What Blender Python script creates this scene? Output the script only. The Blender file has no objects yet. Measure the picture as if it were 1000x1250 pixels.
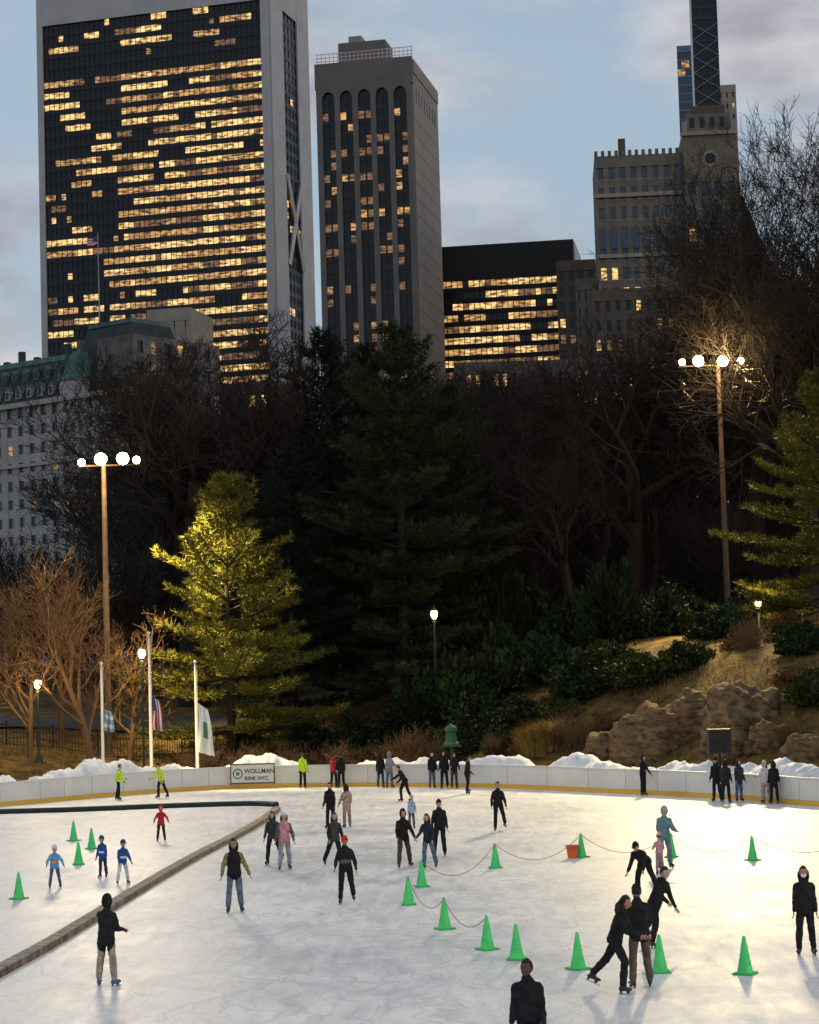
import bpy, math, random
import numpy as np
from mathutils import Vector, noise, Matrix
R=math.radians
random.seed(7); np.random.seed(7)
scene=bpy.context.scene
# ---------------------------------------------------------------- camera
CAMH=6.2; TH=R(4.12); PH=R(1.7)
fw=Vector((0,math.cos(TH),math.sin(TH))); r0=Vector((1,0,0)); u0=Vector((0,-math.sin(TH),math.cos(TH)))
rt=r0*math.cos(PH)-u0*math.sin(PH); up=r0*math.sin(PH)+u0*math.cos(PH)
cd=bpy.data.cameras.new("camera"); cam=bpy.data.objects.new("camera",cd); scene.collection.objects.link(cam)
M=Matrix((rt,up,-fw)).transposed().to_4x4(); M.translation=Vector((0,0,CAMH)); cam.matrix_world=M
cd.sensor_fit='HORIZONTAL'; cd.sensor_width=36; cd.lens=90; cd.clip_end=6000; cd.clip_start=0.5
scene.camera=cam
scene.view_settings.view_transform='Standard'
def ray(px,py): return fw+rt*((px-500)/2500)-up*((py-625)/2500)
def gnd(px,py):
    d=ray(px,py); t=-CAMH/d.z; return Vector((d.x*t,d.y*t,0))
def at(px,py,dist):
    d=ray(px,py); t=dist/d.y; return Vector((d.x*t,dist,CAMH+d.z*t))
# ---------------------------------------------------------------- materials
MC={}
def mat(name,col,rough=.8,metal=0,spec=.3,ns=0,na=.25,bump=0,bs=None,col2=None,emit=0,stretch=None,det=5):
    if name in MC: return MC[name]
    m=bpy.data.materials.new(name); m.use_nodes=True; nt=m.node_tree; b=nt.nodes['Principled BSDF']
    b.inputs['Base Color'].default_value=(*col,1); b.inputs['Roughness'].default_value=rough
    b.inputs['Metallic'].default_value=metal; b.inputs['Specular IOR Level'].default_value=spec
    if ns or bump:
        tc=nt.nodes.new('ShaderNodeTexCoord'); mp=nt.nodes.new('ShaderNodeMapping'); nt.links.new(tc.outputs['Object'],mp.inputs[0])
        if stretch: mp.inputs['Scale'].default_value=stretch
    if ns:
        n=nt.nodes.new('ShaderNodeTexNoise'); n.inputs['Scale'].default_value=ns; n.inputs['Detail'].default_value=det; n.inputs['Roughness'].default_value=.65
        nt.links.new(mp.outputs[0],n.inputs['Vector'])
        cr=nt.nodes.new('ShaderNodeValToRGB'); c2=col2 or tuple(c*(1-na*1.6) for c in col); c1=col if col2 else tuple(min(1,c*(1+na)) for c in col)
        cr.color_ramp.elements[0].position=.35; cr.color_ramp.elements[1].position=.65
        cr.color_ramp.elements[0].color=(*c2,1); cr.color_ramp.elements[1].color=(*c1,1)
        nt.links.new(n.outputs['Fac'],cr.inputs[0]); nt.links.new(cr.outputs[0],b.inputs['Base Color'])
    if bump:
        n2=nt.nodes.new('ShaderNodeTexNoise'); n2.inputs['Scale'].default_value=bs or 20; n2.inputs['Detail'].default_value=4
        nt.links.new(mp.outputs[0],n2.inputs['Vector']); bp=nt.nodes.new('ShaderNodeBump'); bp.inputs['Strength'].default_value=bump; bp.inputs['Distance'].default_value=.05
        nt.links.new(n2.outputs['Fac'],bp.inputs['Height']); nt.links.new(bp.outputs[0],b.inputs['Normal'])
    if emit:
        b.inputs['Emission Color'].default_value=(*col,1); b.inputs['Emission Strength'].default_value=emit
        try: m.cycles.emission_sampling='NONE'
        except: pass
    MC[name]=m; return m
def winmat(name,col,s,ns=1.1):
    if name in MC: return MC[name]
    m=bpy.data.materials.new(name); m.use_nodes=True; nt=m.node_tree; b=nt.nodes['Principled BSDF']
    b.inputs['Base Color'].default_value=(.03,.03,.03,1); b.inputs['Roughness'].default_value=.2
    tc=nt.nodes.new('ShaderNodeTexCoord'); mp=nt.nodes.new('ShaderNodeMapping'); mp.inputs['Scale'].default_value=(.5,.5,1.8)
    n=nt.nodes.new('ShaderNodeTexNoise'); n.inputs['Scale'].default_value=ns; n.inputs['Detail'].default_value=4
    nt.links.new(tc.outputs['Object'],mp.inputs[0]); nt.links.new(mp.outputs[0],n.inputs['Vector'])
    mr=nt.nodes.new('ShaderNodeMapRange'); mr.inputs['From Min'].default_value=.38; mr.inputs['From Max'].default_value=.62
    mr.inputs['To Min'].default_value=s*.10; mr.inputs['To Max'].default_value=s*1.45
    nt.links.new(n.outputs['Fac'],mr.inputs[0]); nt.links.new(mr.outputs[0],b.inputs['Emission Strength'])
    b.inputs['Emission Color'].default_value=(*col,1)
    try: m.cycles.emission_sampling='NONE'
    except: pass
    MC[name]=m; return m
W1=winmat('window_bright',(1,.62,.23),1.1); W2=winmat('window_warm',(1,.54,.18),.6); W3=winmat('window_dim',(1,.5,.2),.2)
W4=winmat('window_cool',(.7,.85,1),.35)
GL=mat('window_glass_dark',(.012,.016,.024),.12,spec=.3)
GLB=mat('window_glass_blue',(.03,.055,.09),.15,spec=.5)
# ---------------------------------------------------------------- mesh builder
class MB:
    def __init__(s): s.v=[]; s.f=[]; s.m=[]; s.ms=[]
    def mi(s,m):
        if m not in s.ms: s.ms.append(m)
        return s.ms.index(m)
    def add(s,v,f,m):
        o=len(s.v); s.v.extend([tuple(x) for x in v]); k=s.mi(m)
        for q in f: s.f.append([i+o for i in q]); s.m.append(k)
    def box(s,x0,x1,y0,y1,z0,z1,m):
        v=[(x0,y0,z0),(x1,y0,z0),(x1,y1,z0),(x0,y1,z0),(x0,y0,z1),(x1,y0,z1),(x1,y1,z1),(x0,y1,z1)]
        s.add(v,[(0,3,2,1),(4,5,6,7),(0,1,5,4),(1,2,6,5),(2,3,7,6),(3,0,4,7)],m)
    def obox(s,P,ang,a0,a1,n0,n1,z0,z1,m):
        U=(math.cos(ang),math.sin(ang)); N=(math.sin(ang),-math.cos(ang))
        def p(a,n,z): return (P[0]+U[0]*a+N[0]*n,P[1]+U[1]*a+N[1]*n,z)
        v=[p(a0,n1,z0),p(a1,n1,z0),p(a1,n0,z0),p(a0,n0,z0),p(a0,n1,z1),p(a1,n1,z1),p(a1,n0,z1),p(a0,n0,z1)]
        s.add(v,[(0,3,2,1),(4,5,6,7),(0,1,5,4),(1,2,6,5),(2,3,7,6),(3,0,4,7)],m)
    def tube(s,pts,rs,m,k=8,cap=True):
        pts=[Vector(p) for p in pts]; v=[];f=[]
        for i,p in enumerate(pts):
            d=(pts[min(i+1,len(pts)-1)]-pts[max(i-1,0)]).normalized()
            a=d.cross(Vector((0,0,1)) if abs(d.z)<.9 else Vector((1,0,0))).normalized(); b=d.cross(a)
            for j in range(k):
                t=2*math.pi*j/k; v.append(p+(a*math.cos(t)+b*math.sin(t))*rs[i])
        for i in range(len(pts)-1):
            for j in range(k): f.append((i*k+j,i*k+(j+1)%k,(i+1)*k+(j+1)%k,(i+1)*k+j))
        if cap: f.append(tuple(range(k))); f.append(tuple(range((len(pts)-1)*k,len(pts)*k)))
        s.add(v,f,m)
    def lathe(s,c,prof,m,k=16):
        v=[];f=[]
        for r,z in prof:
            for j in range(k):
                t=2*math.pi*j/k; v.append((c[0]+r*math.cos(t),c[1]+r*math.sin(t),c[2]+z))
        n=len(prof)
        for i in range(n-1):
            for j in range(k): f.append((i*k+j,i*k+(j+1)%k,(i+1)*k+(j+1)%k,(i+1)*k+j))
        f.append(tuple(range(k))); f.append(tuple(range((n-1)*k,n*k))); s.add(v,f,m)
    def obj(s,name,smooth=False,parent=None,loc=(0,0,0)):
        me=bpy.data.meshes.new(name); me.from_pydata(s.v,[],s.f)
        for m in s.ms: me.materials.append(m)
        me.polygons.foreach_set('material_index',s.m)
        if smooth: me.polygons.foreach_set('use_smooth',[True]*len(s.f))
        o=bpy.data.objects.new(name,me); scene.collection.objects.link(o); o.location=loc
        if parent: o.parent=parent
        return o
def empty(name,loc=(0,0,0)):
    e=bpy.data.objects.new(name,None); scene.collection.objects.link(e); e.location=loc; e.empty_display_size=.3; return e
def cr(pts,n=8):
    P=[Vector((p[0],p[1],0)) for p in pts]; P=[P[0]*2-P[1]]+P+[P[-1]*2-P[-2]]; o=[]
    for i in range(1,len(P)-2):
        for k in range(n):
            t=k/n; a,b,c,d=P[i-1:i+3]
            o.append(.5*((2*b)+(c-a)*t+(2*a-5*b+4*c-d)*t*t+(3*b-a-3*c+d)*t**3))
    o.append(P[-2]); return o
far=[gnd(*p) for p in((0,985),(100,976),(200,968),(290,963),(400,961),(500,961),(620,963),(750,969),(850,974),(930,979),(1000,985))]
wallp=[(-35,28),(-35,66),(-33,78),(-27.5,87)]+[(p.x,p.y) for p in far]+[(19.6,76),(22.6,68),(24,58),(24,28)]
wall=cr(wallp,8)
wx=[-60,-36,-35,-33,-27.5]+[p.x for p in far]+[19.6,22.6,24,26,60]; wy=[20,30,66,78,87]+[p.y for p in far]+[76,68,58,30,20]
def wally(x): return float(np.interp(x,wx,wy))
# ================================================================ PEOPLE
def cloth(c):
    return mat('cloth_%d_%d_%d'%tuple(int(x*255) for x in c),c,.9,spec=.15,ns=9,na=.25,bump=.5,bs=14)
SK=[(.5,.3,.2),(.35,.19,.12),(.12,.06,.04)]
def skinm(i): return mat('skin_%d'%i,SK[i],.55,spec=.35)
def hairm(c): return mat('hair_%d_%d'%(int(c[0]*255),int(c[1]*255)),c,.6,spec=.3,ns=40,na=.4,bump=.6,bs=60,stretch=(1,1,.2))
BOOTB=mat('skate_boot_black',(.02,.02,.022),.4,spec=.4); BOOTW=mat('skate_boot_blue',(.06,.10,.22),.4,spec=.4); STEEL=mat('blade_steel',(.6,.6,.62),.3,metal=1)
def sph(nu=20,nv=14):
    v=[(0,0,1)]
    for i in range(1,nv):
        a=math.pi*i/nv
        for j in range(nu):
            b=2*math.pi*j/nu; v.append((math.sin(a)*math.cos(b),math.sin(a)*math.sin(b),math.cos(a)))
    v.append((0,0,-1)); f=[]
    for j in range(nu): f.append((0,1+j,1+(j+1)%nu))
    for i in range(nv-2):
        for j in range(nu):
            f.append((1+i*nu+j,1+(i+1)*nu+j,1+(i+1)*nu+(j+1)%nu,1+i*nu+(j+1)%nu))
    l=len(v)-1; o=1+(nv-2)*nu
    for j in range(nu): f.append((l,o+(j+1)%nu,o+j))
    return [Vector(x) for x in v],f
SV,SF=sph(28,20)
SV2,SF2=sph(8,6)
def capsule(V,Fc,p0,p1,ra,rb,k=12):
    d=(p1-p0); L=d.length; d=d/L if L>1e-6 else Vector((0,0,1))
    a=d.cross(Vector((0,0,1)) if abs(d.z)<.9 else Vector((1,0,0))).normalized(); b=d.cross(a)
    o=len(V); rings=[]
    V.append(p0-d*ra)
    for t in (60,30,0): rings.append((p0-d*ra*math.sin(R(t)),ra*math.cos(R(t))))
    for t in (0,30,60): rings.append((p1+d*rb*math.sin(R(t)),rb*math.cos(R(t))))
    for c,r in rings:
        for j in range(k):
            t=2*math.pi*j/k; V.append(c+(a*math.cos(t)+b*math.sin(t))*r)
    V.append(p1+d*rb); n=len(rings)
    for j in range(k): Fc.append((o,o+1+(j+1)%k,o+1+j))
    for i in range(n-1):
        for j in range(k): Fc.append((o+1+i*k+j,o+1+i*k+(j+1)%k,o+1+(i+1)*k+(j+1)%k,o+1+(i+1)*k+j))
    e=o+1+n*k
    for j in range(k): Fc.append((e,e-k+j,e-k+(j+1)%k))
def person(name,u,v,h=1.72,head=0,lean=5,arms=((10,12,15),(10,12,15)),legs=((0,4,5),(0,4,5)),top=(.02,.02,.022),
           pants=(.018,.018,.02),skin=0,hair=(.02,.015,.012),style='short',hat=None,hatc=(.02,.02,.02),gloves=False,hem=-.12,
           slv=None,kid=False,boot=BOOTB,prop=None,look=0,nod=0,vox=.02,puff=1.06,stripe=None,wide=1.0,mask=False,tilt=0):
    V=[];Fc=[];pr=[]
    cl=R(lean); sp=Vector((math.sin(R(tilt)),-math.sin(cl),math.cos(cl))).normalized(); sf=Vector((0,-math.cos(cl),-math.sin(cl)))
    pel=Vector((0,0,0)); X=sf.cross(sp).normalized(); X=-X if X.x<0 else X
    slv=slv or top
    lab={'top':cloth(top),'slv':cloth(slv),'pants':cloth(pants),'skin':skinm(skin),'boot':boot,'glove':cloth((.02,.02,.02))}
    if stripe: lab['stripe']=cloth(stripe)
    def cap(p0,p1,a,b,l): capsule(V,Fc,p0,p1,a,b); pr.append((p0,p1,a,b,l))
    prof=[(hem,.165*puff,.128*puff),(hem+.05,.170*puff,.135*puff),(.06,.156*puff,.122*puff),(.16,.15*puff,.118*puff),(.30,.168*puff,.130*puff),(.38,.165,.12),(.43,.128,.10),(.48,.088,.08),(.535,.066,.068)]
    o=len(V); k=16
    V.append(pel+sp*(hem-.005))
    for t,rx,ry in prof:
        for j in range(k):
            a=2*math.pi*j/k; V.append(pel+sp*t+X*(rx*math.cos(a))-sf*(ry*math.sin(a)))
    V.append(pel+sp*.545); n=len(prof)
    for j in range(k): Fc.append((o,o+1+(j+1)%k,o+1+j))
    for i in range(n-1):
        for j in range(k): Fc.append((o+1+i*k+j,o+1+i*k+(j+1)%k,o+1+(i+1)*k+(j+1)%k,o+1+(i+1)*k+j))
    e=o+1+n*k
    for j in range(k): Fc.append((e,e-k+j,e-k+(j+1)%k))
    for i in range(n-1):
        t0,x0,y0=prof[i]; t1,x1,y1=prof[i+1]
        for sx in (-1,0,1):
            pr.append((pel+sp*t0+X*(x0-y0)*sx,pel+sp*t1+X*(x1-y1)*sx,y0,y1,'stripe' if (stripe and i==2) else 'top'))
    cap(Vector((-.075,0,-.03)),Vector((.075,0,-.03)),.108,.108,'pants')
    hb=pel+sp*.50; hl=R(lean*.45+nod); hd=Vector((sp.x*.5,-math.sin(hl),math.cos(hl)))
    hs=1.25 if kid else 1.06
    hc=hb+hd*(.145*hs)+Vector((0,-.02,0)); cap(hb,hb+(hc-hb)*.7,.058,.052,'skin')
    ends=[]
    for side,(sw,ab,bd) in zip((-1,1),arms):
        sh=pel+sp*.375+X*(.152*side*wide)
        cap(pel+sp*.435,sh,.06,.062,'top')
        def dv(s_,a_):
            return Vector((side*math.sin(R(a_)),-math.sin(R(s_))*math.cos(R(a_)),-math.cos(R(s_))*math.cos(R(a_))))
        el=sh+dv(sw,ab)*.28; fd=dv(sw+bd,ab*.35 if bd>18 else ab*.8); wr=el+fd*.25
        cap(sh,el,.066*puff,.056*puff,'slv'); cap(el,wr,.056*puff,.042,'slv'); ends.append((wr,fd,side))
    feet=[]; low=9
    for side,(sw,ab,kb) in zip((-1,1),legs):
        hp=Vector((.082*side,0,-.04))
        def dv(s_,a_): return Vector((side*math.sin(R(a_)),-math.sin(R(s_))*math.cos(R(a_)),-math.cos(R(s_))*math.cos(R(a_))))
        kn=hp+dv(sw,ab)*.43; an=kn+dv(sw-kb,ab*.8)*.40
        al=sw-kb; pitch=min(60,max(0,-al-22))*1.0
        cap(hp,kn,.1,.078,'pants'); cap(kn,an,.078,.07,'pants')
        fdir=Vector((side*.25,-math.cos(R(pitch)),-math.sin(R(pitch)))).normalized()
        dn=Vector((0,math.sin(R(pitch))*-1,-math.cos(R(pitch)))); dn=(dn-fdir*dn.dot(fdir)).normalized()
        so=an+dn*.095
        cap(an,an+dn*.05,.056,.055,'boot'); cap(so-fdir*.05,so+fdir*.15,.046,.04,'boot')
        feet.append((so,fdir,dn)); low=min(low,(so+dn*.095).z)
    me=bpy.data.meshes.new('tmp'); me.from_pydata(V,[],Fc); ob=bpy.data.objects.new('tmp',me); scene.collection.objects.link(ob)
    md=ob.modifiers.new('r','REMESH'); md.mode='VOXEL'; md.voxel_size=vox
    ms=ob.modifiers.new('s','SMOOTH'); ms.factor=.5; ms.iterations=5
    dg=bpy.context.evaluated_depsgraph_get(); e2=ob.evaluated_get(dg).to_mesh()
    nv=len(e2.vertices); co=np.zeros(nv*3); e2.vertices.foreach_get('co',co); co=co.reshape(-1,3)
    no=np.zeros(nv*3); e2.vertices.foreach_get('normal',no); no=no.reshape(-1,3)
    fs=[list(p.vertices) for p in e2.polygons]
    cen=np.array([co[f].mean(0) for f in fs])
    best=np.full(len(fs),9.); labs=np.zeros(len(fs),int)
    for i,(a,b,ra,rb,l) in enumerate(pr):
        a_=np.array(a); ba=np.array(b)-a_; L=max(1e-9,ba@ba); t=np.clip((cen-a_)@ba/L,0,1)
        ds=np.linalg.norm(cen-(a_+t[:,None]*ba),axis=1)-(ra+(rb-ra)*t)
        w=ds<best; best[w]=ds[w]; labs[w]=i
    spn=np.array(sp); tt=cen@spn; rad_=np.linalg.norm(cen-tt[:,None]*spn,axis=1)
    ispant=np.array([pr[i][4]=='pants' for i in labs]); labs[ispant&(tt>hem+.01)&(rad_<.21)]=0
    disp=np.array([noise.noise(Vector(c)*8+Vector((u,v,0))) +.55*noise.noise(Vector((c[0]*14,c[1]*14,c[2]*24))) for c in co])*.014
    co=co+no*disp[:,None]
    B=MB(); B.v=[tuple(c) for c in co]; B.f=fs; B.m=[B.mi(lab[pr[i][4]]) for i in labs]
    ob.evaluated_get(dg).to_mesh_clear(); bpy.data.objects.remove(ob); bpy.data.meshes.remove(me)
    Rz=Matrix.Rotation(R(look),3,'Z'); Rx=Matrix.Rotation(hl,3,'X')
    def HT(p): return hc+(Rx@(Rz@(Vector(p)*hs)))
    A,Bb,C=.077,.096,.118
    vs=[]
    for q in SV:
        x,y,z=q.x*A,q.y*Bb,q.z*C
        if z<0: x*=1+.25*z/C; y=y*(1+.10*z/C)-(.012*(-z/C) if y<0 else -.0)
        if y<0:
            g=math.exp(-((x/.014)**2+((z+.02)/.028)**2)); y-=.026*g
            for ex in (-.03,.03): y+=.008*math.exp(-(((x-ex)/.014)**2+((z-.008)/.012)**2))
        vs.append(HT((x,y,z)))
    B.add(vs,SF,lab['skin'])
    def blob(c,s,m): B.add([HT((c[0]+q.x*s[0],c[1]+q.y*s[1],c[2]+q.z*s[2])) for q in SV2],SF2,m)
    ink=mat('eye_dark',(.02,.015,.012),.3); lip=mat('lips_%d'%skin,tuple(c*.6 for c in SK[skin]),.5); wh=mat('eye_white',(.45,.43,.4),.3)
    for ex in (-.03,.03):
        blob((ex,-.079,.004),(.014,.008,.007),wh); blob((ex,-.086,.004),(.007,.004,.007),ink); blob((ex,-.088,.026),(.017,.006,.004),ink)
    blob((0,-.094,-.058),(.022,.008,.007),lip)
    if hat!='hood':
        for sx in (-1,1): blob((sx*.077,.005,-.01),(.01,.02,.03),lab['skin'])
    hm=hairm(hair)
    def shell(sc,m,cond,pull=.82,nz=0):
        vs=[]
        for q in SV:
            x,y,z=q.x*A*sc,q.y*Bb*sc,q.z*C*sc
            if cond(x,y,z): x*=pull;y*=pull;z*=pull
            n_=1+nz*noise.noise(Vector((q.x*3,q.y*3,q.z*3+u)))
            vs.append(HT((x*n_,y*n_+.006,z*n_+.004)))
        B.add(vs,SF,m)
    shell(1.09,hm,lambda x,y,z:(y<-.035 and z<.06) or z<-.06 or (y<.0 and z<.0),.8,.08)
    if style in('long','curly'):
        for sx in(-1,1):
            B.tube([HT((sx*.05,-.01,.07)),HT((sx*.085,.02,0)),HT((sx*.09,.03,-.09)),HT((sx*.08,.02,-.2))],[.02,.028,.03 if style=='long' else .055,.012],hm,8)
        w=.075 if style=='long' else .12
        for q0 in range(5 if style=='curly' else 3):
            dx=(q0-(2 if style=='curly' else 1))*.04
            pts=[HT((dx,.05,.05)),HT((dx*1.4,.075,-.05)),HT((dx*1.7,.08,-.15)),HT((dx*1.5,.075,-.26))]
            B.tube(pts,[.04,w*.6,w*.5,.012],hm,8)
    if mask: blob((0,-.078,-.05),(.055,.035,.045),mat('mask_white',(.7,.7,.7),.8))
    hmn=cloth(hatc)
    if hat=='beanie':
        shell(1.17,hmn,lambda x,y,z:z<.03,.78)
        B.add([HT((math.cos(a)*r_*.076,math.sin(a)*r_*.096+.004,z_)) for z_,r_ in((.02,1.08),(.02,1.22),(.055,1.2),(.055,1.0)) for a in [2*math.pi*j/16 for j in range(16)]],[(i*16+j,i*16+(j+1)%16,(i+1)*16+(j+1)%16,(i+1)*16+j) for i in range(3) for j in range(16)],hmn)
    if hat=='cap':
        shell(1.15,hmn,lambda x,y,z:z<.035,.78); blob((0,-.12,.045),(.06,.06,.01),hmn)
    if hat=='hood': shell(1.28,hmn,lambda x,y,z:(y<-.06 and abs(x)<.075 and -.11<z<.08),.74,.05)
    if hat=='hoodback' or (hat is None and style=='short'):
        B.add([pel+sp*.45+sf*-.075+Vector((q.x*.1,q.y*.06,q.z*.06)) for q in SV2],SF2,lab['top'])
    if hat=='helmet':
        shell(1.28,hmn,lambda x,y,z:z<-.02 or (y<-.05 and z<.03),.78)
        for k_ in range(4): B.tube([HT((-.075+.05*k_,-.115+.01*abs(k_-1.5),.03)),HT((-.07+.047*k_,-.13+.01*abs(k_-1.5),-.04)),HT((-.055+.036*k_,-.115,-.1))],[.004]*3,STEEL,4)
    hmat=lab['glove'] if gloves else lab['skin']
    for wr,fd,side in ends:
        a=fd.cross(Vector((0,1,.2))).normalized(); b=fd.cross(a)
        pm=wr+fd*.05; vs=[]
        for q in SV2: vs.append(pm+fd*q.z*.058+b*q.x*.04+a*q.y*.018)
        B.add(vs,SF2,hmat)
        for i,(off,L) in enumerate(((-.03,.062),(-.01,.075),(.011,.07),(.03,.055))):
            s0=wr+fd*.085+b*off; s1=s0+fd*L*.55+a*side*.006; s2=s1+fd*L*.42+a*side*.022
            B.tube([s0,s1,s2],[.0095,.0085,.006],hmat,5)
        s0=wr+fd*.03-b*.03; s1=s0+fd*.03-b*.028; B.tube([s0,s1,s1+fd*.03-b*.006],[.012,.01,.007],hmat,5)
        if prop=='phone' and side==1:
            c=wr+fd*.12; ph=mat('phone_black',(.02,.02,.025),.2)
            B.add([c+Vector((x,y,z)) for x in(-.04,.04) for y in(-.006,.006) for z in(-.07,.08)],[(0,1,3,2),(4,6,7,5),(0,4,5,1),(2,3,7,6),(0,2,6,4),(1,5,7,3)],ph)
    for so,fd,dn in feet:
        sx=fd.cross(dn).normalized()
        for a0,a1,d0,d1,w,m in ((-.09,.19,.068,.095,.004,STEEL),(-.07,-.03,.03,.07,.014,boot),(.07,.13,.03,.07,.014,boot)):
            vs=[so+fd*aa+dn*dd+sx*ww for aa in(a0,a1) for dd in(d0,d1) for ww in(-w,w)]
            B.add(vs,[(0,1,3,2),(4,6,7,5),(0,4,5,1),(2,3,7,6),(0,2,6,4),(1,5,7,3)],m)
    s=h/1.83
    B.v=[(x*s,y*s,(z-low)*s) for x,y,z in B.v]
    o=B.obj(name,True); p=gnd(u,v)
    lim=wally(p.x)-.75
    if p.y>lim: p=p*(lim/p.y)
    o.location=(p[0],p[1],.014); o.rotation_euler=(0,0,R(head))
    return o
BLK=(.018,.018,.02); DRK=(.03,.03,.035); NEON=(.55,.85,.04); JEAN=(.09,.14,.22)
stride=((22,6,20),(-22,10,15)); stride2=((-24,10,14),(20,6,18)); st=((4,4,6),(-3,4,3)); push=((8,3,14),(-6,26,10)); push2=((-6,28,10),(8,3,16))
hang=((8,9,14),(4,10,12)); swing=((35,14,35),(-28,16,20))
person('skater',131,1205,1.76,160,4,((15,8,60),(62,10,70)),((0,7,3),(0,7,4)),pants=(.36,.30,.24),hat='hood',hatc=BLK,hem=-.22,puff=1.15,gloves=True,prop='phone',boot=BOOTW)
person('skater',287,1115,1.84,5,4,((5,24,22),(0,27,18)),((5,6,8),(-3,6,4)),top=BLK,slv=(.24,.21,.08),pants=(.11,.16,.2),style='long',skin=1,puff=1.12)
person('child_skater',197,1028,1.27,10,8,((15,34,30),(15,36,30)),((10,8,12),(-8,8,10)),top=(.5,.03,.04),pants=DRK,kid=True,hat='hood',hatc=(.5,.03,.04),vox=.024)
person('rink_guard',145,977,1.68,80,8,((30,8,40),(10,12,20)),((8,5,10),(-8,6,8)),top=NEON,pants=BLK,vox=.025)
person('rink_guard',197,975,1.68,-50,14,((28,20,30),(-10,20,20)),((10,8,14),(-10,14,12)),top=NEON,pants=BLK,vox=.025,hat='beanie',hatc=DRK)
person('rink_guard',370,963,1.75,20,2,hang,st,top=NEON,pants=BLK,vox=.025,skin=2)
HB=(.03,.09,.3)
person('hockey_child_skater',67,1085,1.2,15,12,((20,34,25),(20,34,25)),((12,10,16),(-2,12,12)),top=(.13,.33,.62),slv=(.16,.42,.7),pants=(.1,.12,.2),kid=True,hat='helmet',hatc=(.7,.7,.72),gloves=True,stripe=(.8,.25,.05),vox=.022,puff=1.2)
person('hockey_child_skater',126,1072,1.2,-20,8,hang,st,top=HB,pants=(.03,.04,.08),kid=True,hat='helmet',hatc=(.05,.07,.15),stripe=(.7,.7,.75),gloves=True,vox=.022,puff=1.2)
person('hockey_child_skater',150,1080,1.24,30,10,((20,18,25),(10,22,25)),((6,12,10),(2,12,8)),top=HB,pants=(.6,.6,.65),kid=True,hat='helmet',hatc=(.05,.07,.15),stripe=(.75,.75,.78),gloves=True,vox=.022,puff=1.2)
person('skater',348,1063,1.74,12,5,((6,18,18),(5,20,20)),((5,6,8),(-6,7,8)),top=(.62,.26,.3),slv=(.12,.1,.11),pants=(.28,.3,.33),style='long',hat='beanie',hatc=(.7,.68,.64))
person('skater',334,1056,1.66,-10,5,((10,14,20),(5,16,20)),stride,top=(.04,.05,.045),style='long')
person('skater',423,1104,1.74,0,8,((18,18,30),(5,22,20)),((14,5,18),(-14,8,16)),hat='beanie',hatc=(.65,.03,.03),skin=1,stripe=(.12,.12,.12))
person('skater',409,1061,1.7,20,6,((15,16,25),(-5,20,20)),stride2,top=(.06,.06,.065),slv=(.02,.02,.02),style='long')
person('skater',404,1012,1.7,-20,4,hang,st,vox=.023)
person('skater',424,1011,1.62,200,3,((15,16,30),(10,18,30)),st,top=(.45,.3,.26),pants=(.3,.22,.2),style='long',hem=-.3,vox=.023)
person('skater',493,1061,1.76,15,6,((15,14,30),(5,24,15)),((10,6,14),(-10,14,10)),hat='hood',hatc=(.07,.02,.025),top=(.025,.018,.02),pants=(.07,.06,.06))
person('skater',524,1061,1.62,-25,8,((25,16,35),(10,18,30)),((8,6,10),(-8,8,8)),top=(.025,.03,.045),pants=JEAN,style='long')
person('skater',538,1046,1.78,-10,5,((10,12,15),(5,14,18)),((-8,10,12),(8,5,12)),hat='cap')
person('skater',503,1012,1.2,10,8,hang,st,top=(.35,.45,.6),pants=(.1,.1,.14),kid=True,hat='beanie',hatc=(.5,.5,.55),vox=.024)
person('skater',495,979,1.68,-70,32,((45,8,30),(20,10,30)),((25,4,30),(-12,6,12)),vox=.024)
person('skater',609,1015,1.76,5,6,((14,18,20),(4,20,20)),((14,4,20),(-22,16,12)),vox=.022)
for (u,v,h,hd,tp,pt) in ((408,961,1.7,150,(.4,.03,.04),BLK),(417,961,1.72,190,BLK,BLK),(465,961,1.68,170,BLK,(.05,.07,.1)),(476,961,1.72,150,(.25,.26,.3),(.12,.14,.18)),
    (528,963,1.74,20,BLK,JEAN),(543,963,1.78,-10,BLK,BLK),(555,963,1.7,10,BLK,(.06,.05,.05)),(786,972,1.74,40,BLK,BLK),
    (876,979,1.8,-30,BLK,BLK),(887,981,1.76,160,DRK,BLK),(903,979,1.72,20,(.04,.05,.05),JEAN),(936,980,1.7,-40,(.6,.58,.56),(.35,.3,.28)),(946,981,1.72,170,BLK,BLK)):
    person('skater',u,v,h,hd,random.uniform(0,8),hang if random.random()<.5 else ((25,12,60),(15,14,30)),st,top=tp,pants=pt,style=random.choice(['short','long']),hat=random.choice([None,'beanie','hood']),hatc=tp,vox=.026,hem=random.choice([-.12,-.22]))
person('skater',571,970,1.72,70,10,((20,10,30),(-10,14,20)),push,vox=.026)
person('skater',812,1062,1.8,10,12,((25,14,55),(28,16,50)),((6,6,10),(-4,10,8)),top=(.16,.26,.32),pants=(.16,.2,.26),hat='hood',hatc=(.3,.4,.46),puff=1.18)
person('child_skater',806,1068,1.12,180,6,((30,14,40),(30,16,40)),st,top=(.55,.28,.3),pants=(.35,.22,.24),kid=True,hat='beanie',hatc=(.75,.55,.45),vox=.022)
person('skater',788,1098,1.72,-30,58,((20,10,15),(35,12,10)),((16,8,22),(-12,16,8)),top=BLK,hat='cap',puff=1.12)
person('skater',985,1167,1.78,-8,2,((3,9,10),(3,9,10)),((2,5,4),(-2,5,2)),style='long',hem=-.2,puff=1.16,mask=True,skin=1)
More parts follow.
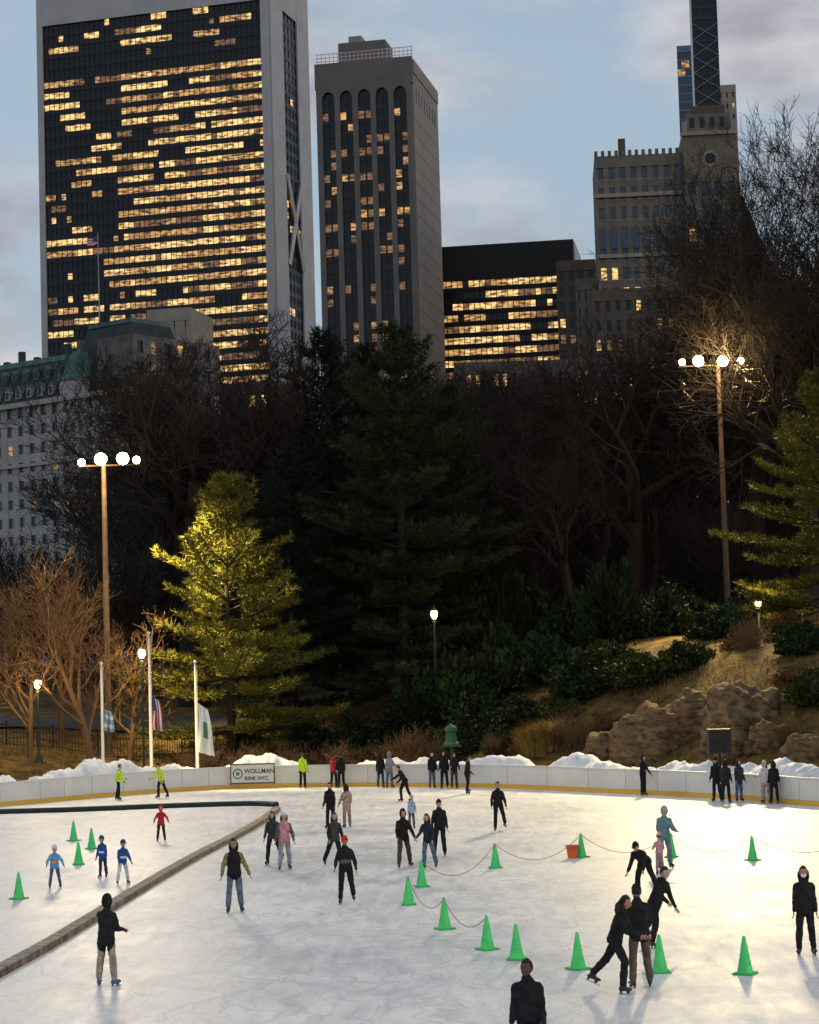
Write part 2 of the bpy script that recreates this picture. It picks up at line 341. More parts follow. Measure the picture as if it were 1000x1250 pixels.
person('skater',754,1213,1.84,65,20,((35,8,40),(20,10,50)),((28,4,34),(-32,8,14)),top=BLK,style='curly',skin=1,puff=1.1)
person('skater',783,1207,1.90,185,10,((20,10,30),(25,8,60)),((6,6,14),(-6,7,12)),top=BLK,pants=(.13,.1,.07),hat='cap',puff=1.14,skin=1)
person('skater',803,1158,1.78,40,28,((40,12,20),(10,12,20)),((12,4,26),(-38,14,8)),top=BLK,style='short')
person('skater',648,1326,1.80,-12,3,((6,8,12),(4,9,12)),st,skin=2,puff=1.16,hat='hoodback',vox=.017,look=-25,wide=1.08)
# ================================================================ RINK
def strip(mb,path,prof,m,closed=True,zf=None):
    k=len(prof); v=[];f=[]
    for i,p in enumerate(path):
        d=(path[min(i+1,len(path)-1)]-path[max(i-1,0)]).normalized(); nrm=Vector((-d.y,d.x,0))
        for off,z in prof:
            q=p+nrm*off; v.append((q.x,q.y,z+(zf(q.x,q.y,off,i) if zf else 0)))
    for i in range(len(path)-1):
        for j in range(k if closed else k-1): f.append((i*k+j,(i+1)*k+j,(i+1)*k+(j+1)%k,i*k+(j+1)%k))
    if closed: f.append(tuple(range(k))); f.append(tuple(range((len(path)-1)*k,len(path)*k)))
    mb.add(v,f,m)
icem=bpy.data.materials.new('ice'); icem.use_nodes=True; nt=icem.node_tree; b=nt.nodes['Principled BSDF']
tc=nt.nodes.new('ShaderNodeTexCoord')
def nz(scale,stretch,rot,det=5):
    mp=nt.nodes.new('ShaderNodeMapping'); mp.inputs['Scale'].default_value=stretch; mp.inputs['Rotation'].default_value=(0,0,R(rot)); nt.links.new(tc.outputs['Object'],mp.inputs[0])
    n=nt.nodes.new('ShaderNodeTexNoise'); n.inputs['Scale'].default_value=scale; n.inputs['Detail'].default_value=det; n.inputs['Roughness'].default_value=.6; nt.links.new(mp.outputs[0],n.inputs['Vector']); return n.outputs['Fac']
def mth(op,a,b_):
    m_=nt.nodes.new('ShaderNodeMath'); m_.operation=op
    for i,x in enumerate((a,b_)):
        if isinstance(x,(int,float)): m_.inputs[i].default_value=x
        else: nt.links.new(x,m_.inputs[i])
    return m_.outputs[0]
s1=nz(3,(1,.15,1),35); s2=nz(3,(1,.15,1),-50); s3=nz(.13,(1,1,1),0); s7=nz(.6,(1,1,1),20); s5=nz(14,(1,1,1),10,3)
tot=mth('ADD',mth('ADD',mth('MULTIPLY',s1,.2),mth('MULTIPLY',s2,.18)),mth('ADD',mth('MULTIPLY',s3,.36),mth('MULTIPLY',s7,.26)))
rp=nt.nodes.new('ShaderNodeValToRGB'); nt.links.new(tot,rp.inputs[0]); e=rp.color_ramp.elements
e[0].position=.42; e[0].color=(.58,.59,.61,1); e[1].position=.56; e[1].color=(.82,.81,.79,1)
wn=nt.nodes.new('ShaderNodeTexNoise'); wn.inputs['Scale'].default_value=.35; wn.inputs['Detail'].default_value=2; nt.links.new(tc.outputs['Object'],wn.inputs['Vector'])
cut=None
for sc,rot,th_ in((.45,20,.014),(.8,70,.018),(1.5,140,.026)):
    mp=nt.nodes.new('ShaderNodeMapping'); mp.inputs['Rotation'].default_value=(0,0,R(rot)); mp.inputs['Scale'].default_value=(1,.35,1); mp.inputs['Location'].default_value=(rot,rot*.3,0); nt.links.new(tc.outputs['Object'],mp.inputs[0])
    ad=nt.nodes.new('ShaderNodeVectorMath'); ad.operation='MULTIPLY_ADD'; ad.inputs[1].default_value=(4,4,0); nt.links.new(wn.outputs['Color'],ad.inputs[0]); nt.links.new(mp.outputs[0],ad.inputs[2])
    vo=nt.nodes.new('ShaderNodeTexVoronoi'); vo.feature='DISTANCE_TO_EDGE'; vo.inputs['Scale'].default_value=sc; nt.links.new(ad.outputs[0],vo.inputs['Vector'])
    l_=mth('LESS_THAN',vo.outputs['Distance'],th_); cut=l_ if cut is None else mth('MAXIMUM',cut,l_)
mk=mth('MULTIPLY',cut,.3); mxi=nt.nodes.new('ShaderNodeMix'); mxi.data_type='RGBA'; nt.links.new(mk,mxi.inputs[0]); nt.links.new(rp.outputs[0],mxi.inputs[6]); mxi.inputs[7].default_value=(.35,.38,.43,1)
nt.links.new(mxi.outputs[2],b.inputs['Base Color'])
rr=nt.nodes.new('ShaderNodeMapRange'); nt.links.new(tot,rr.inputs[0]); rr.inputs['From Min'].default_value=.35; rr.inputs['From Max'].default_value=.65; rr.inputs['To Min'].default_value=.35; rr.inputs['To Max'].default_value=.65
nt.links.new(rr.outputs[0],b.inputs['Roughness']); b.inputs['Specular IOR Level'].default_value=.25
bp=nt.nodes.new('ShaderNodeBump'); bp.inputs['Strength'].default_value=.12; bp.inputs['Distance'].default_value=.02; nt.links.new(s5,bp.inputs['Height']); nt.links.new(bp.outputs[0],b.inputs['Normal'])
mb=MB(); poly=[(p.x,p.y,.012) for p in wall]; poly+= [(24,12,.012),(-35,12,.012)]
mb.add(poly,[tuple(range(len(poly)))[::-1]],icem); mb.obj('ice_rink')
BW=mat('board_white',(.66,.65,.62),.45,ns=.6,na=.06); BY=mat('board_yellow',(.72,.42,.06),.5); BR=mat('board_rail',(.6,.6,.6),.4); BG=mat('board_seam',(.25,.25,.25),.7)
mb=MB(); strip(mb,wall,[(0,.22),(.1,.22),(.1,1.06),(0,1.06)],BW); strip(mb,wall,[(-.012,.01),(.1,.01),(.1,.215),(-.012,.215)],BY); strip(mb,wall,[(-.03,1.063),(.14,1.063),(.14,1.11),(-.03,1.11)],BR)
for i in range(2,len(wall)-2,3):
    p=wall[i]; d=(wall[i+1]-wall[i-1]).normalized(); a=math.atan2(d.y,d.x); mb.obox((p.x,p.y),a,-.01,.01,-.005,.004,.225,1.055,BG)
mb.obj('rink_boards')
SN=mat('snow',(.70,.73,.78),.7,ns=2,na=.08,bump=.6,bs=5)
def snow(p0,p1,hh,seed):
    path=wall[p0:p1]; pp=[]
    for i in range(len(path)-1):
        for k in range(8): pp.append(path[i].lerp(path[i+1],k/8))
    L=len(pp)
    def zf(x,y,off,i):
        e_=min(1,i/30,(L-1-i)/30); w=max(0,1-abs((off-1.3)/1.25)**2)
        return hh*w*e_**.5*(.80+.42*noise.noise(Vector((x*.35,y*.35,seed)))+.2*noise.noise(Vector((x*1.1,y*1.1,seed)))+.10*noise.noise(Vector((x*4,y*4,seed))))
    mb=MB(); strip(mb,pp,[(.13+.2*q,.0) for q in range(12)],SN,False,lambda x,y,off,i: .03+max(0,zf(x,y,off,i)))
    mb.obj('snow_bank',True)
NW=len(wall)
snow(24,64,1.62,1.); snow(62,84,1.4,5.); snow(80,NW-24,1.62,9.)
CB=mat('curb_timber',(.2,.15,.1),.8,ns=3,na=.4,bump=.4); CB2=mat('curb_cap',(.32,.27,.2),.8,ns=4,na=.3)
cp=cr([tuple(gnd(*p)[:2]) for p in((-60,1222),(0,1190),(60,1157),(120,1120),(180,1083),(240,1048),(290,1022),(322,1003),(338,990))],4)
mb=MB()
for i in range(len(cp)-1):
    a=cp[i]; b_=cp[i+1]; d=b_-a; an=math.atan2(d.y,d.x); mb.obox((a.x,a.y),an,.02,d.length-.02,-.16,.16,.013,.15,CB); mb.obox((a.x,a.y),an,.03,d.length-.03,-.15,.15,.153,.18,CB2)
mb.obj('timber_curb')
FB=mat('foam_barrier_green',(.015,.035,.03),.7)
hp=cr([tuple(gnd(*p)[:2]) for p in((-40,996),(0,994),(100,991),(200,987),(300,984),(338,985))],6)
mb=MB(); strip(mb,hp,[(-.12,.013),(.12,.013),(.14,.12),(.06,.22),(-.06,.22),(-.14,.12)],FB); mb.obj('foam_barrier',True)
CG=mat('cone_green',(.08,.66,.18),.5,ns=6,na=.12); CGD=mat('cone_base_green',(.05,.48,.12),.6)
cones=[(23,1098),(90,1027),(112,1037),(96,1056),(499,1105),(515,1083),(543,1135),(595,1160),(631,1172),(605,1060),(710,1047),(706,1184),(806,1188),(910,1190),(919,1051),(820,1047)]
cme=None; cpos={}
for c in cones:
    p=gnd(*c); cpos[c]=p
    if cme is None:
        mb=MB(); mb.lathe((0,0,0),[(.17,.03),(.155,.04),(.15,.06),(.10,.3),(.06,.55),(.032,.70),(.028,.72),(.02,.72),(.018,.6)],CG,20)
        mb.box(-.19,.19,-.19,.19,0,.035,CGD)
        mb.lathe((0,0,.36),[(.091,0),(.094,.01),(.09,.03)],CG,20)
        ob=mb.obj('traffic_cone',True); cme=ob.data
    else: ob=bpy.data.objects.new('traffic_cone',cme); scene.collection.objects.link(ob)
    ob.location=(p.x,p.y,.014); ob.rotation_euler=(0,0,random.random()*6)
ROPE=mat('rope_tan',(.3,.22,.15),.8)
def rope(a,b_,sag=.5):
    n=14; pts=[]
    for i in range(n+1):
        t=i/n; p=a.lerp(b_,t); pts.append((p.x,p.y,max(.035,.70-sag*4*t*(1-t))))
    mb=MB(); mb.tube(pts,[.010]*(n+1),ROPE,5); mb.obj('rope',True)
for a,b_,s_ in(((515,1083),(605,1060),.62),((499,1105),(543,1135),.45),((543,1135),(595,1160),.4),((820,1047),(919,1051),.5),((710,1047),(820,1047),.55),((605,1060),(710,1047),.6)): rope(cpos[a],cpos[b_],s_)
rope(cpos[(919,1051)],gnd(1040,1056),.4)
p=gnd(699,1048); mb=MB(); OR=mat('bucket_orange',(.75,.13,.03),.5); mb.lathe((0,0,0),[(.14,0),(.19,.36),(.20,.36),(.20,.39),(.185,.39),(.14,.05)],OR,20)
mb.tube([(-.2,0,.36),(-.17,0,.28),(0,-.19,.2),(.17,0,.28),(.2,0,.36)],[.006]*5,STEEL,5); mb.obj('bucket',True,loc=(p.x,p.y,.014))
# ================================================================ TERRAIN
def sm(t): t=max(0,min(1,t)); return t*t*(3-2*t)
def TZ(x,y):
    s=y-wally(x)-1.6
    if y<20: s=-1
    if s<=0: return -.03
    A=3.4+3.4*sm((x+12)/24); n=noise.noise(Vector((x*.12,y*.12,0)))*.8+noise.noise(Vector((x*.4,y*.4,3)))*.25
    L=26
    return A*sm(s/L)**.9+min(1,s/6)*n*.6+min(3,max(0,s-24)*.03)
xs=sorted(set([-3000,-1500,-700,-350,-200,-130,-90,-70]+list(np.arange(-56,57,1.0))+[70,90,130,200,350,700,1500,3000]))
ys=sorted(set([-400,-100,-20,0,20,40,60]+list(np.arange(62,160,1.0))+[165,170,180,190,200,220,240,270,310,360,420,500,700,1100,1800,3000,4500]))
V=[(x,y,TZ(x,y)) for y in ys for x in xs]; nx=len(xs)
Fc=[(j*nx+i,j*nx+i+1,(j+1)*nx+i+1,(j+1)*nx+i) for j in range(len(ys)-1) for i in range(nx-1)]
GR=mat('ground_leaf_litter',(.19,.115,.035),.95,spec=.1,ns=1.2,col2=(.04,.03,.014),bump=.8,bs=4)
mb=MB(); mb.add(V,Fc,GR); mb.obj('ground',True)
PTH=mat('path_asphalt',(.07,.065,.06),.9,ns=3)
mb=MB(); pp=cr([(-60,116),(-34,116),(-20,117),(-10,124),(-4,136)],10); strip(mb,pp,[(-1.6,.06),(-.8,.08),(0,.08),(.8,.08),(1.6,.06)],PTH,False,lambda x,y,o_,i:TZ(x,y)+.08); mb.obj('park_path',True)
IR=mat('iron_black',(.02,.018,.016),.6)
def fence(pts,hh=1.25,name='iron_fence'):
    path=cr(pts,10); mb=MB(); dens=[]
    for i in range(len(path)-1):
        n=max(1,int((path[i+1]-path[i]).length/.16))
        for k in range(n): dens.append(path[i].lerp(path[i+1],k/n))
    for i,p in enumerate(dens):
        z=TZ(p.x,p.y)-.05; r=.014
        if i%14==0: mb.box(p.x-.04,p.x+.04,p.y-.04,p.y+.04,z,z+hh+.15,IR)
        else: mb.box(p.x-r,p.x+r,p.y-r,p.y+r,z,z+hh,IR)
    for zz in(.15,hh-.12): mb.tube([(p.x,p.y,TZ(p.x,p.y)+zz) for p in dens[::4]],[.025]*len(dens[::4]),IR,4)
    mb.obj(name)
fence([(-34,110),(-24,109.5),(-17,111),(-11,116),(-7,123)]); fence([(8,120),(14,116),(20,111),(28,106)],1.3)
# ================================================================ VEGETATION
def grow(seed,L0,r0_,nch,upb=.15,ang=(28,60),taper=.62,trunk_clear=.4,rmin=.012,wig=.18,lenf=(.5,.78),stems=1):
    rnd=random.Random(seed); V=[];Fc=[]
    def br(p,d,L,r,lv):
        n=6 if lv==0 else (5 if lv==1 else (4 if lv==2 else 2)); k=7 if lv==0 else(5 if lv==1 else 3)
        end=r*(.45 if lv==0 else .3); pts=[p]; ds=[d]; rs=[r]
        for i in range(n):
            w=wig*(1 if lv else .5)
            d=(d+Vector((rnd.gauss(0,w),rnd.gauss(0,w),rnd.gauss(0,w)+upb*.35))).normalized(); p=p+d*(L/n)
            pts.append(p); ds.append(d); rs.append(r+(end-r)*((i+1)/n))
        o=len(V)
        for i,q in enumerate(pts):
            dd=ds[i]; a=dd.cross(Vector((.3,.1,1)) if abs(dd.z)<.9 else Vector((1,0,0))).normalized(); b_=dd.cross(a)
            rr_=max(rmin*.6,rs[i])*(1.35 if lv==0 and i==0 else 1)
            for j in range(k):
                t=6.2832*j/k; q2=q+(a*math.cos(t)+b_*math.sin(t))*rr_; V.append((q2.x,q2.y,q2.z))
        for i in range(n):
            for j in range(k): Fc.append((o+i*k+j,o+i*k+(j+1)%k,o+(i+1)*k+(j+1)%k,o+(i+1)*k+j))
        if lv>=len(nch): return
        c=nch[lv]
        for q in range(c):
            t0=trunk_clear if lv==0 else .22
            t=t0+(1-t0)*((q+rnd.random()*.9)/c); t=min(t,.99); fi=t*n; i=int(fi); fr=fi-i
            q2=pts[i].lerp(pts[i+1],fr); dd=ds[i+1]
            ax=dd.cross(Vector((rnd.gauss(0,1),rnd.gauss(0,1),rnd.gauss(0,1)))).normalized()
            a_=R(rnd.uniform(*ang)); nd=(dd*math.cos(a_)+ax*math.sin(a_)+Vector((0,0,upb))).normalized()
            rl=rs[i]+(rs[i+1]-rs[i])*fr
            br(q2,nd,L*rnd.uniform(*lenf)*(1.15-.45*t if lv else 1.25-.3*t),max(rmin,rl*taper),lv+1)
    for s_ in range(stems):
        d=Vector((rnd.gauss(0,.25 if stems>1 else .05),rnd.gauss(0,.25 if stems>1 else .05),1)).normalized(); br(Vector((rnd.uniform(-.2,.2)*(stems>1),rnd.uniform(-.2,.2)*(stems>1),-.3)),d,L0,r0_,0)
    return V,Fc
def tmesh(name,V,Fc,m):
    me=bpy.data.meshes.new(name); me.from_pydata(V,[],Fc); me.materials.append(m); return me
BK=mat('bark_dark',(.036,.029,.024),.95,spec=.05); BK2=mat('bark_grey',(.042,.037,.032),.95,spec=.05); BK3=mat('bark_russet_lamplit',(.15,.09,.05),.9,spec=.05); BK4=mat('bark_distant',(.045,.037,.033),.95,spec=.05)  # BK3: russet bark with the lamp's orange light painted into it
bare=[];bareL=[]
for sd in range(4):
    V,Fc=grow(11+sd,9.,.42,(7,6,6,5,4),upb=.18,lenf=(.5,.72)); hh=max(v[2] for v in V); bare.append((tmesh('bare_tree_mesh',V,Fc,BK),hh))
for sd in range(3):
    V,Fc=grow(31+sd,9.,.38,(7,6,6,7),upb=.18,lenf=(.5,.76),rmin=.024); hh=max(v[2] for v in V); bareL.append((tmesh('distant_tree_mesh',V,Fc,BK4),hh))
V,Fc=grow(53,9,.34,(8,6,6,5,4),upb=.16,ang=(28,58),wig=.2); tall=(tmesh('tall_tree_mesh',V,Fc,BK2),max(v[2] for v in V))
small=[]
for sd in range(2):
    V,Fc=grow(70+sd,3.4,.11,(8,6,5,3),upb=.22,rmin=.007,trunk_clear=.25,lenf=(.5,.75)); small.append((tmesh('small_tree_mesh',V,Fc,BK3),max(v[2] for v in V)))
thick=[]
for sd in range(2):
    V,Fc=grow(90+sd,6,.12,(9,6,4),upb=.3,trunk_clear=.2,stems=4,ang=(18,45),rmin=.02); thick.append((tmesh('thicket_mesh',V,Fc,BK4),max(v[2] for v in V)))
def place(name,mh,px,d,top,rot=None,parent=None,sxy=1.0):
    me,hh=mh; x=at(px,700,d).x; zt=at(px,top,d).z; z=TZ(x,d); s=(zt-z)/hh
    o=bpy.data.objects.new(name,me); scene.collection.objects.link(o); o.location=(x,d,z-.1); o.scale=(s*sxy,s*sxy,s); o.rotation_euler=(0,0,rot if rot is not None else random.random()*6.28)
    if parent: o.parent=parent
    return o
for px,d,top,k,sx in((765,136,325,0,1.2),(650,140,420,1,1.2),(845,142,345,2,1.15),(235,132,378,3,1.3),(300,150,400,0,1.1),(915,134,275,1,1.1),(700,128,480,2,.95),(180,145,440,1,1.1),(600,150,430,3,1.1)):
    place('bare_tree',bare[k],px,d,top,sxy=sx)
place('bare_tree',tall,990,127,155,1.0,sxy=.9); place('bare_tree',tall,1050,130,130,3.0,sxy=.9); place('bare_tree',tall,935,140,310,5.0,sxy=.95); place('bare_tree',bare[0],980,129,205,2.6,sxy=1.2)
for px,d,top,k in((35,107,700,0),(108,106.5,655,1),(70,112,665,0),(150,110,735,1),(-5,109,690,1)): place('bare_tree',small[k],px,d,top,sxy=.95)
wd=empty('woodland')
for i in range(46):
    d=random.uniform(150,240); px=150+910*((i+random.random())/46); top=random.uniform(430,515)+ (60 if px<350 else 0)
    place('tree',bareL[random.randrange(3)],px,d,top,parent=wd,sxy=random.uniform(.95,1.25))
for i in range(52):
    d=random.uniform(130,195); px=-20+1080*((i*37%52+random.random())/52); top=random.uniform(560,680)+(70 if px<200 else 0)
    place('understory',thick[random.randrange(2)],px,d,top,parent=wd,sxy=random.uniform(1.3,1.9))
def rv(n): a=np.random.normal(size=(n,3)); return a/np.linalg.norm(a,axis=1)[:,None]
def tufts(C,D,n,l0,l1,w):
    C=np.repeat(C,n,0); D=np.repeat(D,n,0); N=len(C); d=D*.7+rv(N)*.62; d/=np.linalg.norm(d,axis=1)[:,None]
    L=np.random.uniform(l0,l1,N)[:,None]; s=np.cross(d,rv(N)); s/=np.linalg.norm(s,axis=1)[:,None]
    A=C+s*w/2; B_=C-s*w/2; T=C+d*L; V=np.stack([A,B_,T],1).reshape(-1,3); Fq=np.arange(3*N).reshape(-1,3); return V,Fq
def pine(seed,H,Rr,mf,mbk,low=.1,sp_=.5,pw=.75,bl=8,gap=0.):
    rnd=random.Random(seed); np.random.seed(seed); mb=MB(); C=[];D=[]
    mb.tube([(0,0,-.3),(.05,0,H*.3),(-.05,.05,H*.65),(0,0,H)],[.3*H/20,.24*H/20,.13*H/20,.02],mbk,8)
    z=low*H
    while z<H*.985:
        t=z/H; nb=rnd.randint(4,7); az0=rnd.random()*6.28; wf=rnd.uniform(.55,1.25)
        for b_ in range(nb):
            if rnd.random()<gap: continue
            r=Rr*min(1,(1-t)**pw*1.15)*wf*rnd.uniform(.5,1.3)*(.75+.25*min(1,(t-low)/.15+.3))+.25
            az=az0+6.28*b_/nb+rnd.uniform(-.35,.35); el=R(-8+55*t**1.5+rnd.uniform(-8,8)); n=6
            pts=[Vector((0,0,z))]; dr=Vector((math.cos(az)*math.cos(el),math.sin(az)*math.cos(el),math.sin(el)))
            for i in range(n):
                dr=(dr+Vector((rnd.gauss(0,.07),rnd.gauss(0,.07),.05+rnd.gauss(0,.04)+(-.05 if i<2 else .06)))).normalized(); pts.append(pts[-1]+dr*(r/n))
            mb.tube(pts,[.05*(1-i/(n+1))*(.4+r/Rr)*.9+.008 for i in range(n+1)],mbk,3,False)
            sidev=dr.cross(Vector((0,0,1))).normalized(); k=max(3,int(r/.3))
            for q in range(k):
                s=.22+.78*(q+rnd.random())/k; fi=min(s*n,n-.001); i=int(fi); p=pts[i].lerp(pts[i+1],fi-i)
                for sg in(-1,1):
                    tl=(.28+.32*r*(1-s)+.1)*rnd.uniform(.6,1.2); td=(dr*.75+sidev*sg*.75+Vector((0,0,rnd.uniform(.0,.35)))).normalized()
                    m=max(1,int(tl/.2))
                    for w_ in range(m+1):
                        c=p+td*(tl*w_/m); C.append(c); D.append((td+Vector((0,0,.35))).normalized())
            C.append(pts[-1]); D.append(dr)
        z+=sp_*rnd.uniform(.7,1.3)*(.6+.6*(1-t))
    for i in range(6): C.append(Vector((0,0,H-.15*i))); D.append(Vector((0,0,1)))
    V,Fq=tufts(np.array(C),np.array(D),bl,.22,.42,.055)
    mb.add(V.tolist(),Fq.tolist(),mf)
    me=bpy.data.meshes.new('pine_mesh'); me.from_pydata(mb.v,[],mb.f)
    for m in mb.ms: me.materials.append(m)
    me.polygons.foreach_set('material_index',mb.m); return (me,H)
PF=mat('pine_needles_lamplit',(.16,.145,.022),.8,spec=.1,ns=.9,col2=(.07,.08,.018),det=2); PFD=mat('pine_needles_dark',(.045,.058,.022),.8,spec=.1,ns=.7,col2=(.014,.022,.012),det=2); PFX=mat('pine_needles_shaded',(.016,.024,.016),.8,spec=.1)  # PF has the lamp's yellow painted in; PFX is a copy darkened for shade
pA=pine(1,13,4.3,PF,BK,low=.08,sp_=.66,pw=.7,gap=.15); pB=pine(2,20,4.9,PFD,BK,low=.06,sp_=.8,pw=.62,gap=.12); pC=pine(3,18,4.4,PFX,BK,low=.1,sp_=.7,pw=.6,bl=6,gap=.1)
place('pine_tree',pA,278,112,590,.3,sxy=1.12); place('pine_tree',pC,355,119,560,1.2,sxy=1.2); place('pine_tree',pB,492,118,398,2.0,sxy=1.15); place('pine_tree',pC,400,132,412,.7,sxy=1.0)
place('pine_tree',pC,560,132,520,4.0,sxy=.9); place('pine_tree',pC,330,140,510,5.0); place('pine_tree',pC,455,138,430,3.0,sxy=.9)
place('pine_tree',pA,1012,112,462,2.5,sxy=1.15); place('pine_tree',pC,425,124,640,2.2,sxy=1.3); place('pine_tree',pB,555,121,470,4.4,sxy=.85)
def shrub(seed,n,leaf,m,flat=.8,stem=True,spiky=0):
    rnd=np.random.RandomState(seed); np.random.seed(seed); k=n//14; dirs=rv(k); dirs[:,2]=np.abs(dirs[:,2])
    rad=np.array([.72+.36*noise.noise(Vector(d)*2.2+Vector((seed,0,0)))+.25*noise.noise(Vector(d)*5+Vector((seed,0,0))) for d in dirs])*rnd.uniform(.4,1.1,k)**.5
    C=dirs*rad[:,None]*np.array([1,1,flat])
    N=k*14; Cc=np.repeat(C,14,0)+rnd.normal(size=(N,3))*.07; d=rv(N)*.7+np.repeat(dirs,14,0)*(.5+spiky); d/=np.linalg.norm(d,axis=1)[:,None]
    s=np.cross(d,rv(N)); s/=np.linalg.norm(s,axis=1)[:,None]; L=rnd.uniform(.6,1.3,N)[:,None]*leaf; w=L*(.35 if not spiky else .18)
    V=np.stack([Cc,Cc+d*L*.5+s*w,Cc+d*L,Cc+d*L*.5-s*w],1).reshape(-1,3); V[:,2]=np.maximum(V[:,2],-.05)
    mb=MB(); mb.add(V.tolist(),np.arange(4*N).reshape(-1,4).tolist(),m)
    if stem:
        for i in range(9):
            q=dirs[i]*.55; mb.tube([(0,0,-.1),(q[0]*.4,q[1]*.4,.25),(q[0],q[1],abs(q[2])*flat+.1)],[.03,.02,.008],BK,4)
    me=bpy.data.meshes.new('shrub_mesh'); me.from_pydata(mb.v,[],mb.f)
    for m_ in mb.ms: me.materials.append(m_)
    me.polygons.foreach_set('material_index',mb.m); return me
SG=mat('shrub_green',(.032,.05,.016),.85,spec=.08,ns=1.5,col2=(.010,.018,.008),det=2); SG2=mat('shrub_olive',(.06,.075,.022),.85,spec=.08,ns=1.5,col2=(.022,.03,.010),det=2); SR=mat('shrub_russet',(.2,.11,.035),.9,spec=.05,ns=2,col2=(.07,.042,.018),det=2); SB=mat('shrub_brown',(.06,.04,.024),.9,spec=.05,ns=2,col2=(.028,.02,.014),det=2)
shg=[shrub(1,7000,.12,SG),shrub(2,7000,.12,SG2,.7),shrub(3,7000,.14,SG,1.1,spiky=.8)]; shr=[shrub(5,3400,.07,SR,.75),shrub(6,3400,.07,SB,.7)]
V,Fc=grow(200,.8,.02,(6,5,4),upb=.15,stems=12,rmin=.004,trunk_clear=.15); tw=tmesh('twig_shrub_mesh',V,Fc,BK3)
def pshrub(name,me,px,d,rx,rz):
    x=at(px,850,d).x; o=bpy.data.objects.new(name,me); scene.collection.objects.link(o); o.location=(x,d,TZ(x,d)-.15); o.scale=(rx,rx*.85,rz); o.rotation_euler=(0,0,random.random()*6)
for px,d,rx,rz,k in((750,114,2.3,4.6,2),(700,118,2.6,4.0,0),(620,114,2.8,4.4,0),(560,113,3.0,4.4,0),(660,112,2.6,3.4,0),(780,106,2.4,2.2,1),(840,105,2.1,1.9,1),(885,109,2.2,2.2,0),(590,109,2.4,2.6,0),(440,112,2.6,2.8,0),(510,112,2.6,2.8,2),
    (380,113,2.4,2.4,0),(715,108,2.4,2.6,0),(815,114,2.6,3.4,0),(975,105,1.8,1.6,1),(1000,93,1.6,2.1,1),(985,99,1.6,1.8,0),(545,108,2.0,2.0,1),(640,107.5,2.2,1.9,0),(300,113,1.9,2.2,0),(470,109,1.9,1.8,1),(680,106.5,1.9,1.7,1),(860,117,2.4,2.8,0),(930,116,2.2,2.2,0),(600,106.5,1.5,1.5,0),(560,107,1.6,1.6,0),(740,110,2.,2.,1),(610,120,3,5.4,2),(665,122,3,4.8,0),(800,119,2.6,3.2,1),(900,120,2.8,2.6,0)):
    pshrub('evergreen_shrub',shg[k],px,d,rx,rz)
for px,d,rx,rz,k in((500,106.8,1.9,2.3,0),(330,106.5,2.0,2.0,1),(380,107,2.0,2.4,1),(430,106.8,2.0,2.2,1),(285,107,1.6,1.8,1),(700,103,1.7,1.7,1),(735,102.5,1.3,1.5,0),(610,105,1.4,1.3,1),(905,104,1.4,1.2,0),(960,96,1.2,1.0,0),(460,106,1.6,1.6,1),(550,105,1.4,1.2,1),(255,107,1.6,1.5,1),(355,105.5,1.5,1.3,0),(640,104,1.2,1.1,0)):
    pshrub('russet_shrub',shr[k],px,d,rx,rz)
for px,d,s in((500,105.5,2.4),(470,106,1.8),(700,102,2),(350,106,2),(300,106,2),(600,105,1.2),(530,105.5,1.6),(920,103,1.6),(250,107,2),(410,106,2),(960,112,2.0),(770,97,1.3),(955,90,1.3)):
    pshrub('twig_shrub',tw,px,d,s,s)
GS=mat('dry_grass',(.36,.25,.09),.9,spec=.05,ns=3,col2=(.19,.125,.04),det=2)
def blades(C,L,w,droop):
    N=len(C); az=np.random.uniform(0,6.28,N); ln=np.random.uniform(.7,1.2,N)*L; tilt=np.abs(np.random.normal(0,droop,N))
    dx=np.cos(az)*np.sin(tilt); dy=np.sin(az)*np.sin(tilt); dz=np.cos(tilt); d=np.stack([dx,dy,dz],1); s=np.stack([-np.sin(az+.7),np.cos(az+.7),0*az],1)*w
    M1=C+d*(ln*.55)[:,None]; T=C+d*(ln*.9)[:,None]+np.stack([np.cos(az)*.3,np.sin(az)*.3,-.15+0*az],1)*ln[:,None]
    V=np.stack([C-s,C+s,M1+s*.7,M1-s*.7,T],1).reshape(-1,3); b_=np.arange(N)*5
    return V.tolist(),[(i,i+1,i+2,i+3) for i in b_]+[(i+3,i+2,i+4) for i in b_]
def gclump(px,d,s):
    x=at(px,880,d).x; C=np.random.normal(size=(900,3))*.16*s; C[:,2]=0; V,Fc=blades(C,1.6*s,.012,.38); mb=MB(); mb.add(V,Fc,GS); mb.obj('ornamental_grass',loc=(x,d,TZ(x,d)-.05))
gclump(655,102.8,1.3); gclump(668,103,1.25); gclump(645,103.4,1.15)
C=[]
while len(C)<30000:
    x=random.uniform(-36,30); e_=wally(x); y=e_+random.uniform(2.2,21)
    if noise.noise(Vector((x*.35,y*.35,9)))<-.15: continue
    C.append((x,y,TZ(x,y)-.02))
V,Fc=blades(np.array(C),.32,.013,.5); mb=MB(); mb.add(V,Fc,GS); mb.obj('dry_grass')
LL=mat('fallen_leaves',(.28,.15,.05),.9,spec=.05,ns=5,col2=(.12,.06,.025),det=2); C=[]
for i in range(14000):
    x=random.uniform(-36,30); e_=wally(x); y=e_+random.uniform(2.,22); C.append((x,y,TZ(x,y)+.03))
C=np.array(C); N=len(C); d=rv(N); d[:,2]*=.3; s=np.cross(d,np.array([0,0,1.])); V=np.stack([C,C+d*.07+s*.04,C+d*.14,C+d*.07-s*.04],1).reshape(-1,3)
mb=MB(); mb.add(V.tolist(),np.arange(4*N).reshape(-1,4).tolist(),LL); mb.obj('fallen_leaves')
